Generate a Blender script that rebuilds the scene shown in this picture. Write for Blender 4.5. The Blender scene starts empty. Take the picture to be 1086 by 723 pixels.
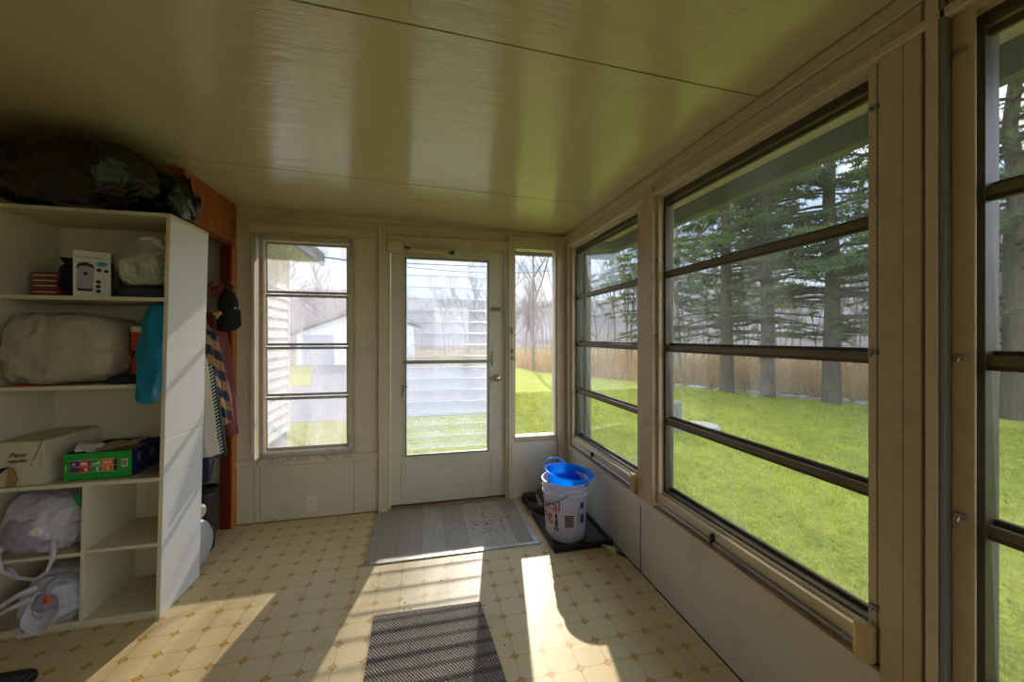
import bpy, bmesh, math, random
import numpy as np
from mathutils import Vector, Matrix, noise
PI = math.pi
rnd = random.Random(7)
scene = bpy.context.scene
COL = scene.collection

# ------------------------------------------------------------------ camera / view
H = 1.34
cam = bpy.data.cameras.new('camera')
cam.sensor_width = 36.0
cam.lens = 406.1 / 1086 * 36
cam.shift_y = -0.0036
cam.clip_start = 0.03
cam.clip_end = 600
camo = bpy.data.objects.new('camera', cam)
COL.objects.link(camo)
camo.location = (0, 0, H)
camo.rotation_euler = (PI / 2, 0, -0.2311)
scene.camera = camo
scene.view_settings.view_transform = 'Standard'
scene.view_settings.look = 'None'
scene.view_settings.gamma = 1
scene.view_settings.use_curve_mapping = False
scene.view_settings.exposure = 1.7

# ------------------------------------------------------------------ materials
def lin(c):
    out = []
    for v in c[:3]:
        v = v / 255.0
        out.append(v / 12.92 if v <= 0.04045 else ((v + 0.055) / 1.055) ** 2.4)
    return (out[0], out[1], out[2], 1.0)

class NT:
    """tiny node tree helper"""
    def __init__(s, name):
        s.m = bpy.data.materials.new(name)
        s.m.use_nodes = True
        s.t = s.m.node_tree
        for n in list(s.t.nodes):
            s.t.nodes.remove(n)
        s.out = s.n('ShaderNodeOutputMaterial')
    def n(s, kind, **kw):
        nd = s.t.nodes.new(kind)
        for k, v in kw.items():
            if k.startswith('i_'):
                key = k[2:]
                key = int(key) if key.isdigit() else key.replace('_', ' ')
                if hasattr(v, 'is_output') or isinstance(v, bpy.types.NodeSocket):
                    s.t.links.new(v, nd.inputs[key])
                else:
                    nd.inputs[key].default_value = v
            else:
                setattr(nd, k, v)
        return nd
    def l(s, a, b):
        s.t.links.new(a, b)
    def math(s, op, a, b=None, c=None, clamp=False):
        nd = s.t.nodes.new('ShaderNodeMath')
        nd.operation = op
        nd.use_clamp = clamp
        for i, v in enumerate((a, b, c)):
            if v is None:
                continue
            if isinstance(v, (int, float)):
                nd.inputs[i].default_value = v
            else:
                s.t.links.new(v, nd.inputs[i])
        return nd.outputs[0]
    def mix(s, f, a, b):
        nd = s.t.nodes.new('ShaderNodeMix')
        nd.data_type = 'RGBA'
        for key, v in ((0, f), (6, a), (7, b)):
            if isinstance(v, (int, float, tuple)):
                nd.inputs[key].default_value = v
            else:
                s.t.links.new(v, nd.inputs[key])
        return nd.outputs[2]
    def ramp(s, f, p0, p1, c0=(0, 0, 0, 1), c1=(1, 1, 1, 1)):
        nd = s.t.nodes.new('ShaderNodeValToRGB')
        nd.color_ramp.elements[0].position = p0
        nd.color_ramp.elements[1].position = p1
        nd.color_ramp.elements[0].color = c0
        nd.color_ramp.elements[1].color = c1
        s.t.links.new(f, nd.inputs[0])
        return nd.outputs[0]
    def coords(s, obj=True):
        return s.n('ShaderNodeTexCoord').outputs['Object' if obj else 'Generated']
    def world(s):
        return s.n('ShaderNodeNewGeometry').outputs['Position']
    def noise(s, v, scale, detail=4, rough=0.55):
        return s.n('ShaderNodeTexNoise', i_Vector=v, i_Scale=scale, i_Detail=detail, i_Roughness=rough).outputs[0]
    def scaled(s, v, sc):
        nd = s.n('ShaderNodeMapping', i_Vector=v)
        nd.inputs['Scale'].default_value = sc
        return nd.outputs[0]
    def bsdf(s, **kw):
        b = s.n('ShaderNodeBsdfPrincipled', **kw)
        s.l(b.outputs[0], s.out.inputs[0])
        return b
    def bump(s, b, h, strength, dist=0.01):
        nd = s.n('ShaderNodeBump', i_Strength=strength, i_Distance=dist, i_Height=h)
        s.l(nd.outputs[0], b.inputs['Normal'])

def plain(name, col, rough=0.6, metal=0.0, var=0.12, scale=8.0, bump=0.0, bscale=60.0, spec=0.5, dirt=None, dirt_amt=0.0, coat=0.0):
    n = NT(name)
    P = n.world()
    c = lin(col)
    c2 = tuple(x * (1 - var) for x in c[:3]) + (1,)
    colr = n.mix(n.noise(P, scale), c2, c)
    if dirt:
        f = n.ramp(n.noise(P, 5.0, 8, 0.7), 0.52, 0.75)
        f = n.math('MULTIPLY', f, dirt_amt)
        colr = n.mix(f, colr, lin(dirt))
    b = n.bsdf(i_Base_Color=colr, i_Roughness=rough, i_Metallic=metal)
    b.inputs['Specular IOR Level'].default_value = spec
    b.inputs['Coat Weight'].default_value = coat
    if bump:
        n.bump(b, n.noise(P, bscale, 5), bump, 0.004)
    return n.m

def translucent(name, col, t=0.5, rough=0.4, bump=0.3, bscale=25.0, alpha=0.0, tcol=None):
    n = NT(name)
    P = n.world()
    c = lin(col)
    nz = n.noise(P, bscale, 6, 0.6)
    if bump > 0.3:
        wob = n.n('ShaderNodeTexNoise', i_Vector=P, i_Scale=9.0)
        q = n.n('ShaderNodeVectorMath', operation='MULTIPLY_ADD', i_0=wob.outputs['Color'], i_1=(0.07, 0.07, 0.07), i_2=P).outputs[0]
        v1 = n.n('ShaderNodeTexVoronoi', feature='DISTANCE_TO_EDGE', i_Vector=q, i_Scale=bscale * 0.7).outputs['Distance']
        v2 = n.n('ShaderNodeTexVoronoi', feature='DISTANCE_TO_EDGE', i_Vector=q, i_Scale=bscale * 1.9).outputs['Distance']
        nz = n.math('ADD', n.math('ADD', v1, n.math('MULTIPLY', v2, 0.5)), n.math('MULTIPLY', nz, 0.5))
    bp = n.n('ShaderNodeBump', i_Strength=bump, i_Distance=0.012, i_Height=nz)
    b = n.n('ShaderNodeBsdfPrincipled', i_Base_Color=c, i_Roughness=rough)
    tr = n.n('ShaderNodeBsdfTranslucent', i_Color=lin(tcol) if tcol else c)
    n.l(bp.outputs[0], b.inputs['Normal'])
    mx = n.n('ShaderNodeMixShader', i_0=t)
    n.l(b.outputs[0], mx.inputs[1]); n.l(tr.outputs[0], mx.inputs[2])
    last = mx.outputs[0]
    if alpha:
        tp = n.n('ShaderNodeBsdfTransparent')
        m2 = n.n('ShaderNodeMixShader', i_0=alpha)
        n.l(last, m2.inputs[1]); n.l(tp.outputs[0], m2.inputs[2])
        last = m2.outputs[0]
    n.l(last, n.out.inputs[0])
    return n.m

def glass(name, tint=(0.9, 0.9, 0.9), haze=0.04, hazecol=(200, 200, 195), streak=0.0, rough=0.0, bump=0.0):
    n = NT(name)
    P = n.world()
    lw = n.n('ShaderNodeLayerWeight', i_Blend=0.5)
    fac = n.math('POWER', lw.outputs['Facing'], 5.0)
    fac = n.math('MULTIPLY_ADD', fac, 0.93, 0.035, clamp=True)
    tp = n.n('ShaderNodeBsdfTransparent', i_Color=tuple(tint) + (1,))
    gl = n.n('ShaderNodeBsdfGlossy', i_Roughness=rough)
    gl.inputs['Color'].default_value = (1, 1, 1, 1)
    m1 = n.n('ShaderNodeMixShader', i_0=fac)
    n.l(tp.outputs[0], m1.inputs[1]); n.l(gl.outputs[0], m1.inputs[2])
    df = n.n('ShaderNodeBsdfDiffuse', i_Color=lin(hazecol))
    tl = n.n('ShaderNodeBsdfTranslucent', i_Color=lin(hazecol))
    m2 = n.n('ShaderNodeMixShader', i_0=0.7)
    n.l(df.outputs[0], m2.inputs[1]); n.l(tl.outputs[0], m2.inputs[2])
    nz = n.noise(n.scaled(P, (1, 1, 0.25)), 9.0, 7, 0.65)
    hz = n.math('MULTIPLY', n.ramp(nz, 0.3, 0.8), haze * 1.6)
    hz = n.math('ADD', hz, haze * 0.35, clamp=True)
    m3 = n.n('ShaderNodeMixShader', i_0=hz)
    n.l(m1.outputs[0], m3.inputs[1]); n.l(m2.outputs[0], m3.inputs[2])
    n.l(m3.outputs[0], n.out.inputs[0])
    if bump:
        bp = n.n('ShaderNodeBump', i_Strength=bump, i_Distance=0.004, i_Height=n.noise(P, 14.0, 5))
        n.l(bp.outputs[0], gl.inputs['Normal'])
    return n.m

def floor_mat():
    n = NT('patterned vinyl')
    P = n.world()
    sp = n.n('ShaderNodeSeparateXYZ', i_0=P)
    def cell(s, pitch, off):
        a = n.math('SUBTRACT', s, off)
        a = n.math('DIVIDE', a, pitch)
        a = n.math('ADD', a, 0.5)
        a = n.math('FLOORED_MODULO', a, 1.0)
        a = n.math('SUBTRACT', a, 0.5)
        return n.math('ABSOLUTE', a)
    du = cell(sp.outputs[0], 0.1222, 0.104 * 0.1222)
    dv = cell(sp.outputs[1], 0.1177, 0.2924 * 0.1177)
    # concave four-pointed dot
    su = n.math('POWER', du, 0.8); sv = n.math('POWER', dv, 0.8)
    s = n.math('ADD', su, sv)
    dot = n.math('LESS_THAN', s, 0.272)
    dot_in = n.math('LESS_THAN', s, 0.222)
    mn = n.math('MINIMUM', du, dv)
    line = n.math('LESS_THAN', mn, 0.011)
    # rounded corner arcs of each tile
    dd = n.math('ADD', du, dv)
    arc = n.math('COMPARE', dd, 0.27, 0.012)
    arc = n.math('MULTIPLY', arc, n.math('GREATER_THAN', mn, 0.0))
    big = n.noise(P, 2.3, 5)
    fine = n.noise(P, 55.0, 6, 0.7)
    base = n.mix(big, lin((194, 168, 116)), lin((214, 196, 152)))
    base = n.mix(n.math('MULTIPLY', n.ramp(fine, 0.45, 0.75), 0.35), base, lin((184, 164, 118)))
    rim = n.math('GREATER_THAN', mn, 0.045)
    base = n.mix(n.math('MULTIPLY', n.math('SUBTRACT', 1.0, rim), 0.25), base, lin((205, 180, 125)))
    c = n.mix(n.math('MULTIPLY', line, 0.85), base, lin((158, 128, 72)))
    c = n.mix(n.math('MULTIPLY', arc, 0.10), c, lin((170, 140, 85)))
    dc = n.mix(n.ramp(n.noise(P, 160.0, 3), 0.4, 0.6), lin((158, 116, 34)), lin((206, 164, 74)))
    dc = n.mix(dot_in, lin((150, 112, 44)), dc)
    c = n.mix(dot, c, dc)
    # worn, dirty spots
    f = n.ramp(n.noise(P, 3.1, 9, 0.75), 0.54, 0.76)
    c = n.mix(n.math('MULTIPLY', f, 0.45), c, lin((130, 112, 90)))
    f2 = n.ramp(n.noise(P, 90.0, 2, 0.5), 0.76, 0.79)
    c = n.mix(n.math('MULTIPLY', f2, 0.7), c, lin((70, 55, 35)))
    b = n.bsdf(i_Base_Color=c, i_Roughness=0.42)
    b.inputs['Specular IOR Level'].default_value = 0.4
    n.bump(b, n.math('ADD', n.noise(P, 9.0, 3), n.math('MULTIPLY', fine, 0.15)), 0.15, 0.01)
    return n.m

def plank_mat():
    n = NT('grey plank vinyl')
    P = n.world()
    sp = n.n('ShaderNodeSeparateXYZ', i_0=P)
    pl = n.math('DIVIDE', sp.outputs[0], 0.152)
    idx = n.math('FLOOR', pl)
    fr = n.math('FRACT', pl)
    wn = n.n('ShaderNodeTexWhiteNoise', noise_dimensions='1D', i_W=idx).outputs[0]
    st = n.noise(n.scaled(P, (14, 1.6, 1)), 3.0, 7, 0.65)
    c = n.mix(wn, lin((150, 140, 122)), lin((178, 168, 150)))
    c = n.mix(n.math('MULTIPLY', n.ramp(st, 0.42, 0.7), 0.5), c, lin((128, 116, 98)))
    seam = n.math('LESS_THAN', fr, 0.02)
    c = n.mix(n.math('MULTIPLY', seam, 0.6), c, lin((90, 80, 66)))
    # tracked-in dirt
    d = n.ramp(n.noise(P, 26.0, 8, 0.8), 0.53, 0.60)
    v1 = n.n('ShaderNodeVectorMath', operation='DISTANCE', i_0=P, i_1=(0.45, 2.74, 0.0)).outputs['Value']
    near = n.math('SUBTRACT', 1.0, n.math('DIVIDE', v1, 0.22), clamp=True)
    d = n.math('MULTIPLY', d, n.math('ADD', n.math('MULTIPLY', near, 2.2), 0.06), clamp=True)
    c = n.mix(d, c, lin((62, 44, 26)))
    b = n.bsdf(i_Base_Color=c, i_Roughness=0.5)
    n.bump(b, st, 0.2, 0.002)
    return n.m

def ceiling_mat():
    n = NT('glossy painted ceiling')
    P = n.world()
    w = n.noise(n.scaled(P, (1.0, 5.0, 1.0)), 3.0, 5, 0.55)
    w2 = n.noise(n.scaled(P, (3.0, 40.0, 1.0)), 2.0, 6, 0.6)
    c = n.mix(n.noise(P, 1.8, 4), lin((190, 178, 142)), lin((204, 193, 158)))
    c = n.mix(n.math('MULTIPLY', n.ramp(n.noise(P, 30, 4), 0.6, 0.8), 0.25), c, lin((150, 132, 84)))
    b = n.bsdf(i_Base_Color=c, i_Roughness=0.15)
    b.inputs['Specular IOR Level'].default_value = 0.85
    h = n.math('ADD', n.math('MULTIPLY', w, 0.8), n.math('MULTIPLY', w2, 0.22))
    n.bump(b, h, 0.22, 0.02)
    return n.m

def wood_mat(name, a, bb, plank=None, rough=0.35):
    n = NT(name)
    P = n.world()
    g = n.noise(n.scaled(P, (22, 22, 1.2)), 2.0, 8, 0.65)
    c = n.mix(n.ramp(g, 0.3, 0.72), lin(a), lin(bb))
    kn = n.n('ShaderNodeTexVoronoi', i_Vector=n.scaled(P, (1, 1, 0.55)), i_Scale=9.0).outputs['Distance']
    c = n.mix(n.math('MULTIPLY', n.ramp(kn, 0.05, 0.09, (1, 1, 1, 1), (0, 0, 0, 1)), 0.8), c, lin((70, 26, 8)))
    if plank:
        sp = n.n('ShaderNodeSeparateXYZ', i_0=P)
        pl = n.math('DIVIDE', sp.outputs[1], plank)
        wn = n.n('ShaderNodeTexWhiteNoise', noise_dimensions='1D', i_W=n.math('FLOOR', pl)).outputs[0]
        c = n.mix(n.math('MULTIPLY', wn, 0.4), c, lin((130, 62, 20)))
        seam = n.math('LESS_THAN', n.math('FRACT', pl), 0.05)
        c = n.mix(seam, c, lin((60, 24, 8)))
    b = n.bsdf(i_Base_Color=c, i_Roughness=rough)
    return n.m

def grass_ground():
    n = NT('lawn')
    P = n.world()
    a = n.noise(P, 0.9, 6, 0.6); f = n.noise(P, 22.0, 8, 0.7); g = n.noise(P, 4.0, 5, 0.6)
    c = n.mix(n.ramp(f, 0.3, 0.7), lin((96, 110, 26)), lin((172, 174, 60)))
    c = n.mix(n.math('MULTIPLY', n.ramp(g, 0.4, 0.7), 0.4), c, lin((160, 150, 66)))
    c = n.mix(n.math('MULTIPLY', n.ramp(a, 0.45, 0.7), 0.25), c, lin((96, 106, 36)))
    b = n.bsdf(i_Base_Color=c, i_Roughness=0.9)
    b.inputs['Specular IOR Level'].default_value = 0.1
    n.bump(b, f, 0.8, 0.05)
    return n.m

def leaf_ground():
    n = NT('leaf litter')
    P = n.world()
    v = n.n('ShaderNodeTexVoronoi', i_Vector=P, i_Scale=14.0)
    c = n.mix(n.noise(P, 6.0, 8, 0.75), lin((92, 74, 50)), lin((178, 156, 118)))
    c = n.mix(n.math('MULTIPLY', v.outputs['Distance'], 0.7), c, lin((120, 92, 58)))
    b = n.bsdf(i_Base_Color=c, i_Roughness=0.95)
    b.inputs['Specular IOR Level'].default_value = 0.05
    n.bump(b, v.outputs['Distance'], 0.8, 0.05)
    return n.m

def blade_mat():
    n = NT('grass blade')
    P = n.world()
    k = n.ramp(n.noise(P, 5.0, 6, 0.7), 0.3, 0.7)
    c = n.mix(k, lin((104, 124, 22)), lin((184, 184, 66)))
    d = n.n('ShaderNodeBsdfDiffuse', i_Color=c)
    t = n.n('ShaderNodeBsdfTranslucent', i_Color=c)
    m = n.n('ShaderNodeMixShader', i_0=0.45)
    n.l(d.outputs[0], m.inputs[1]); n.l(t.outputs[0], m.inputs[2]); n.l(m.outputs[0], n.out.inputs[0])
    return n.m

def mat_woven():
    n = NT('woven mat')
    P = n.world()
    sp = n.n('ShaderNodeSeparateXYZ', i_0=P)
    r = n.math('SINE', n.math('MULTIPLY', sp.outputs[1], 2 * PI / 0.018))
    q = n.math('SINE', n.math('MULTIPLY', sp.outputs[0], 2 * PI / 0.013))
    big = n.math('SINE', n.math('MULTIPLY', sp.outputs[1], 2 * PI / 0.075))
    k = n.math('MULTIPLY', r, q)
    c = n.mix(n.ramp(n.math('ADD', k, n.math('MULTIPLY', n.noise(P, 120, 3), 0.9)), 0.1, 0.75), lin((56, 49, 47)), lin((160, 149, 139)))
    c = n.mix(n.math('MULTIPLY', n.ramp(big, 0.3, 0.8), 0.6), c, lin((40, 34, 33)))
    b = n.bsdf(i_Base_Color=c, i_Roughness=0.85)
    n.bump(b, k, 0.7, 0.004)
    return n.m

def rect_mask_mat(name, base, items, rough=0.6):
    """base colour with nothing else; kept for printed boxes"""
    return plain(name, base, rough)

def plaid_mat():
    n = NT('plaid flannel')
    P = n.world()
    sp = n.n('ShaderNodeSeparateXYZ', i_0=P)
    z = n.math('FRACT', n.math('DIVIDE', n.math('ADD', sp.outputs[2], n.math('MULTIPLY', sp.outputs[1], 0.4)), 0.12))
    y = n.math('FRACT', n.math('DIVIDE', n.math('ADD', sp.outputs[1], sp.outputs[0]), 0.05))
    c = n.mix(n.math('LESS_THAN', z, 0.50), lin((150, 112, 66)), lin((24, 24, 44)))
    c = n.mix(n.math('MULTIPLY', n.math('LESS_THAN', y, 0.3), 0.45), c, lin((30, 24, 40)))
    n.bsdf(i_Base_Color=c, i_Roughness=0.9)
    return n.m

def bark_mat(name, a, b_, sc=6.0):
    n = NT(name)
    P = n.world()
    g = n.noise(n.scaled(P, (3, 3, 0.6)), sc, 8, 0.7)
    c = n.mix(n.ramp(g, 0.35, 0.65), lin(a), lin(b_))
    b = n.bsdf(i_Base_Color=c, i_Roughness=0.9)
    n.bump(b, g, 0.8, 0.04)
    return n.m

def ply_mat(name, col):
    n = NT(name)
    P = n.world()
    c = n.mix(n.noise(n.scaled(P, (1, 1, 1)), 2.0, 4), lin(col), tuple(x * 0.9 for x in lin(col)[:3]) + (1,))
    b = n.bsdf(i_Base_Color=c, i_Roughness=0.45)
    return n.m

M = {}
M['floor'] = floor_mat()
M['plank'] = plank_mat()
M['ceiling'] = ceiling_mat()
M['wall'] = plain('cream wall paint', (204, 190, 162), 0.5, var=0.08, scale=3, bump=0.08, bscale=30, dirt=(150, 130, 92), dirt_amt=0.35)
M['wall_low'] = plain('pale lower wall panel', (205, 199, 184), 0.5, var=0.08, scale=3, bump=0.1, bscale=25, dirt=(158, 142, 110), dirt_amt=0.35)
M['trim'] = plain('cream trim paint', (202, 186, 156), 0.45, var=0.1, scale=5, bump=0.1, bscale=40, dirt=(140, 112, 76), dirt_amt=0.4)
M['post'] = plain('worn post paint', (198, 174, 144), 0.5, var=0.16, scale=6, bump=0.12, bscale=40, dirt=(128, 88, 58), dirt_amt=0.5)
M['door'] = plain('cream door paint', (200, 192, 168), 0.4, var=0.07, scale=3, dirt=(150, 134, 100), dirt_amt=0.3)
M['gap'] = plain('dark gap', (44, 36, 26), 0.8)
M['sillwood'] = plain('worn dirty sill', (150, 122, 84), 0.7, var=0.3, scale=18, bump=0.3, bscale=50, dirt=(70, 52, 32), dirt_amt=0.8)
M['bronze'] = plain('dark bronze sash', (74, 64, 48), 0.45, var=0.2, metal=0.2, dirt=(120, 110, 90), dirt_amt=0.5)
M['bronze_light'] = plain('worn bronze rail', (112, 98, 70), 0.5, var=0.2, dirt=(70, 58, 40), dirt_amt=0.6)
M['greyalu'] = plain('dull aluminium', (150, 148, 142), 0.4, metal=0.6, var=0.15, dirt=(90, 80, 64), dirt_amt=0.4)
M['alu'] = plain('bright aluminium edging', (198, 198, 196), 0.3, metal=0.8, var=0.15, dirt=(120, 110, 96), dirt_amt=0.4)
M['sashgrey'] = plain('pale grey painted sash', (176, 172, 160), 0.45, metal=0.0, var=0.12, dirt=(110, 96, 72), dirt_amt=0.5)
M['steel'] = plain('grey steel', (124, 120, 110), 0.5, metal=0.1)
M['chrome'] = plain('chrome', (200, 196, 186), 0.15, metal=1.0)
M['darkmetal'] = plain('dark metal', (50, 44, 36), 0.4, metal=0.5)
M['crank'] = plain('tan plastic', (196, 168, 116), 0.45, var=0.1)
M['outlet'] = plain('outlet ivory', (214, 206, 182), 0.35, var=0.04)
M['slot'] = plain('slot dark', (40, 34, 28), 0.6)
M['wood'] = wood_mat('orange knotty pine', (136, 66, 20), (184, 104, 40), plank=0.105)
M['wood_red'] = wood_mat('red stained pine', (84, 28, 10), (112, 42, 16))
M['wood_edge'] = wood_mat('orange pine edge', (168, 92, 30), (190, 112, 44))
M['lam'] = ply_mat('white laminate', (226, 226, 224))
M['lam_cream'] = ply_mat('cream laminate', (206, 196, 162))
M['glass'] = glass('dusty window glass', (0.82, 0.84, 0.83), haze=0.055)
M['glass_film'] = glass('film covered glass', (0.84, 0.84, 0.86), haze=0.23, hazecol=(222, 220, 228))
M['glass_side'] = glass('sidelight glass', (0.93, 0.93, 0.93), haze=0.05)
M['glass_door'] = glass('door glass', (0.93, 0.94, 0.96), haze=0.09, hazecol=(225, 228, 232))
M['slat'] = glass('jalousie slat glass', (0.93, 0.94, 0.96), haze=0.10, hazecol=(225, 228, 235))
M['slatedge'] = translucent('slat edge', (238, 244, 246), 0.5, 0.2, 0)
M['film'] = translucent('crinkled clear film', (225, 222, 214), 0.5, 0.12, 0.5, 60, alpha=0.8)
M['blackbag'] = translucent('black bin liner', (13, 13, 12), 0.02, 0.2, 0.6, 16)
M['blackfab'] = plain('black cloth', (14, 14, 18), 0.85)
M['white_plastic'] = translucent('white carrier bag', (222, 218, 220), 0.35, 0.3, 0.6, 24, alpha=0.22)
M['green_white_plastic'] = translucent('pale grey green bag', (190, 192, 168), 0.25, 0.35, 0.4, 20)
M['cream_plastic'] = translucent('cream comforter bag', (178, 168, 140), 0.2, 0.4, 0.4, 14)
M['teal'] = translucent('teal plastic', (6, 130, 165), 0.25, 0.3, 0.5, 25)
M['purple'] = plain('mauve cloth', (156, 142, 156), 0.9, var=0.3, bump=0.3, bscale=30)
M['red'] = plain('red print', (190, 40, 32), 0.5)
M['orange'] = plain('orange red tub', (206, 70, 34), 0.45)
M['black'] = plain('black plastic', (18, 18, 18), 0.45)
M['navy'] = plain('navy card', (20, 30, 84), 0.5)
M['navydark'] = plain('navy cloth', (24, 28, 48), 0.9)
M['green'] = plain('green card', (24, 150, 42), 0.5)
M['greenink'] = plain('green ink', (20, 140, 70), 0.6)
M['purpleink'] = plain('violet print', (76, 40, 110), 0.5)
M['redink'] = plain('crimson print', (196, 36, 40), 0.5)
M['orangeink'] = plain('orange print', (228, 100, 36), 0.5)
M['whitecard'] = plain('white card', (214, 208, 190), 0.6)
M['cyanink'] = plain('sky blue print', (40, 140, 190), 0.5)
M['greyink'] = plain('grey print', (120, 112, 100), 0.5)
M['goldink'] = plain('gold print', (200, 160, 60), 0.5)
M['ink'] = plain('black ink', (24, 22, 20), 0.6)
M['redcard'] = plain('dark red card', (130, 50, 38), 0.6)
M['carton'] = plain('off white carton', (196, 184, 150), 0.75, var=0.12, scale=6)
M['kraft'] = plain('brown card inside', (150, 118, 62), 0.8)
M['paper'] = plain('crumpled paper', (186, 158, 132), 0.8, var=0.25, scale=12)
M['leather'] = plain('dark brown leather', (58, 46, 36), 0.55, var=0.35)
M['greyknit'] = plain('dark grey fabric', (58, 58, 56), 0.9, var=0.3, scale=30)
M['shoe'] = plain('black shoe mesh', (52, 48, 45), 0.8, var=0.3, scale=40)
M['shoesole'] = plain('grey shoe sole', (168, 158, 142), 0.7, var=0.2, scale=30)
M['shoelace'] = plain('grey lace', (104, 98, 90), 0.8)
M['rubber'] = plain('black rubber', (24, 24, 26), 0.55, var=0.2)
M['traytop'] = plain('dusty black tray', (64, 64, 66), 0.5, var=0.35, scale=10)
M['bucket'] = translucent('white bucket plastic', (226, 224, 226), 0.35, 0.35, 0.05, 20)
M['bluepail'] = translucent('blue pail plastic', (0, 140, 255), 0.72, 0.25, 0.02, 20, tcol=(0, 185, 255))
M['blueink'] = plain('deep blue print', (36, 66, 160), 0.5)
M['cream_plasticware'] = plain('cream plastic', (214, 196, 148), 0.5)
M['plaid'] = plaid_mat()
M['maroon'] = plain('maroon cloth', (110, 44, 36), 0.9, var=0.3, scale=20)
M['whitecloth'] = plain('off white cloth', (196, 184, 166), 0.9, var=0.1)
M['darkgreen'] = plain('dark teal sleeve', (22, 52, 52), 0.85)
M['capyellow'] = plain('yellow stitching', (226, 190, 96), 0.7)
M['mat'] = mat_woven()
M['grass'] = grass_ground()
M['leaf'] = leaf_ground()
M['blade'] = blade_mat()
M['gravel'] = plain('grey gravel drive', (112, 110, 110), 0.95, var=0.25, scale=6)
M['siding'] = plain('white vinyl siding', (224, 224, 222), 0.5, var=0.04)
M['soffit'] = plain('cream soffit', (206, 200, 170), 0.6)
M['fascia'] = plain('grey brown fascia', (72, 70, 56), 0.6)
M['greyfascia'] = plain('blue grey fascia', (120, 126, 136), 0.5)
M['concrete'] = plain('grey foundation', (130, 128, 124), 0.9)
M['roof'] = plain('grey shingles', (120, 118, 118), 0.9, var=0.3, scale=10)
M['shed'] = plain('white garage wall', (226, 228, 232), 0.7)
M['sheddark'] = plain('garage door grey', (168, 170, 176), 0.7)
M['acunit'] = plain('grey green metal', (116, 124, 112), 0.5, metal=0.2)
M['stone'] = plain('pale stone', (150, 146, 136), 0.9, var=0.2)
M['bark'] = bark_mat('pine bark', (46, 38, 30), (88, 74, 58))
M['barkgrey'] = bark_mat('grey bark', (110, 102, 94), (156, 148, 140))
M['needle'] = translucent('pine needles', (66, 88, 44), 0.4, 0.8, 0, tcol=(110, 130, 60))
M['brush'] = translucent('dry brush', (182, 152, 108), 0.35, 0.9, 0)
M['bush'] = translucent('yellow shrub leaves', (176, 156, 66), 0.4, 0.8, 0)
M['hill'] = plain('wooded hillside', (138, 128, 124), 0.95, var=0.35, scale=0.6, bump=1.0, bscale=1.5)
M['wire'] = plain('black cable', (30, 30, 32), 0.6)

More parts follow.
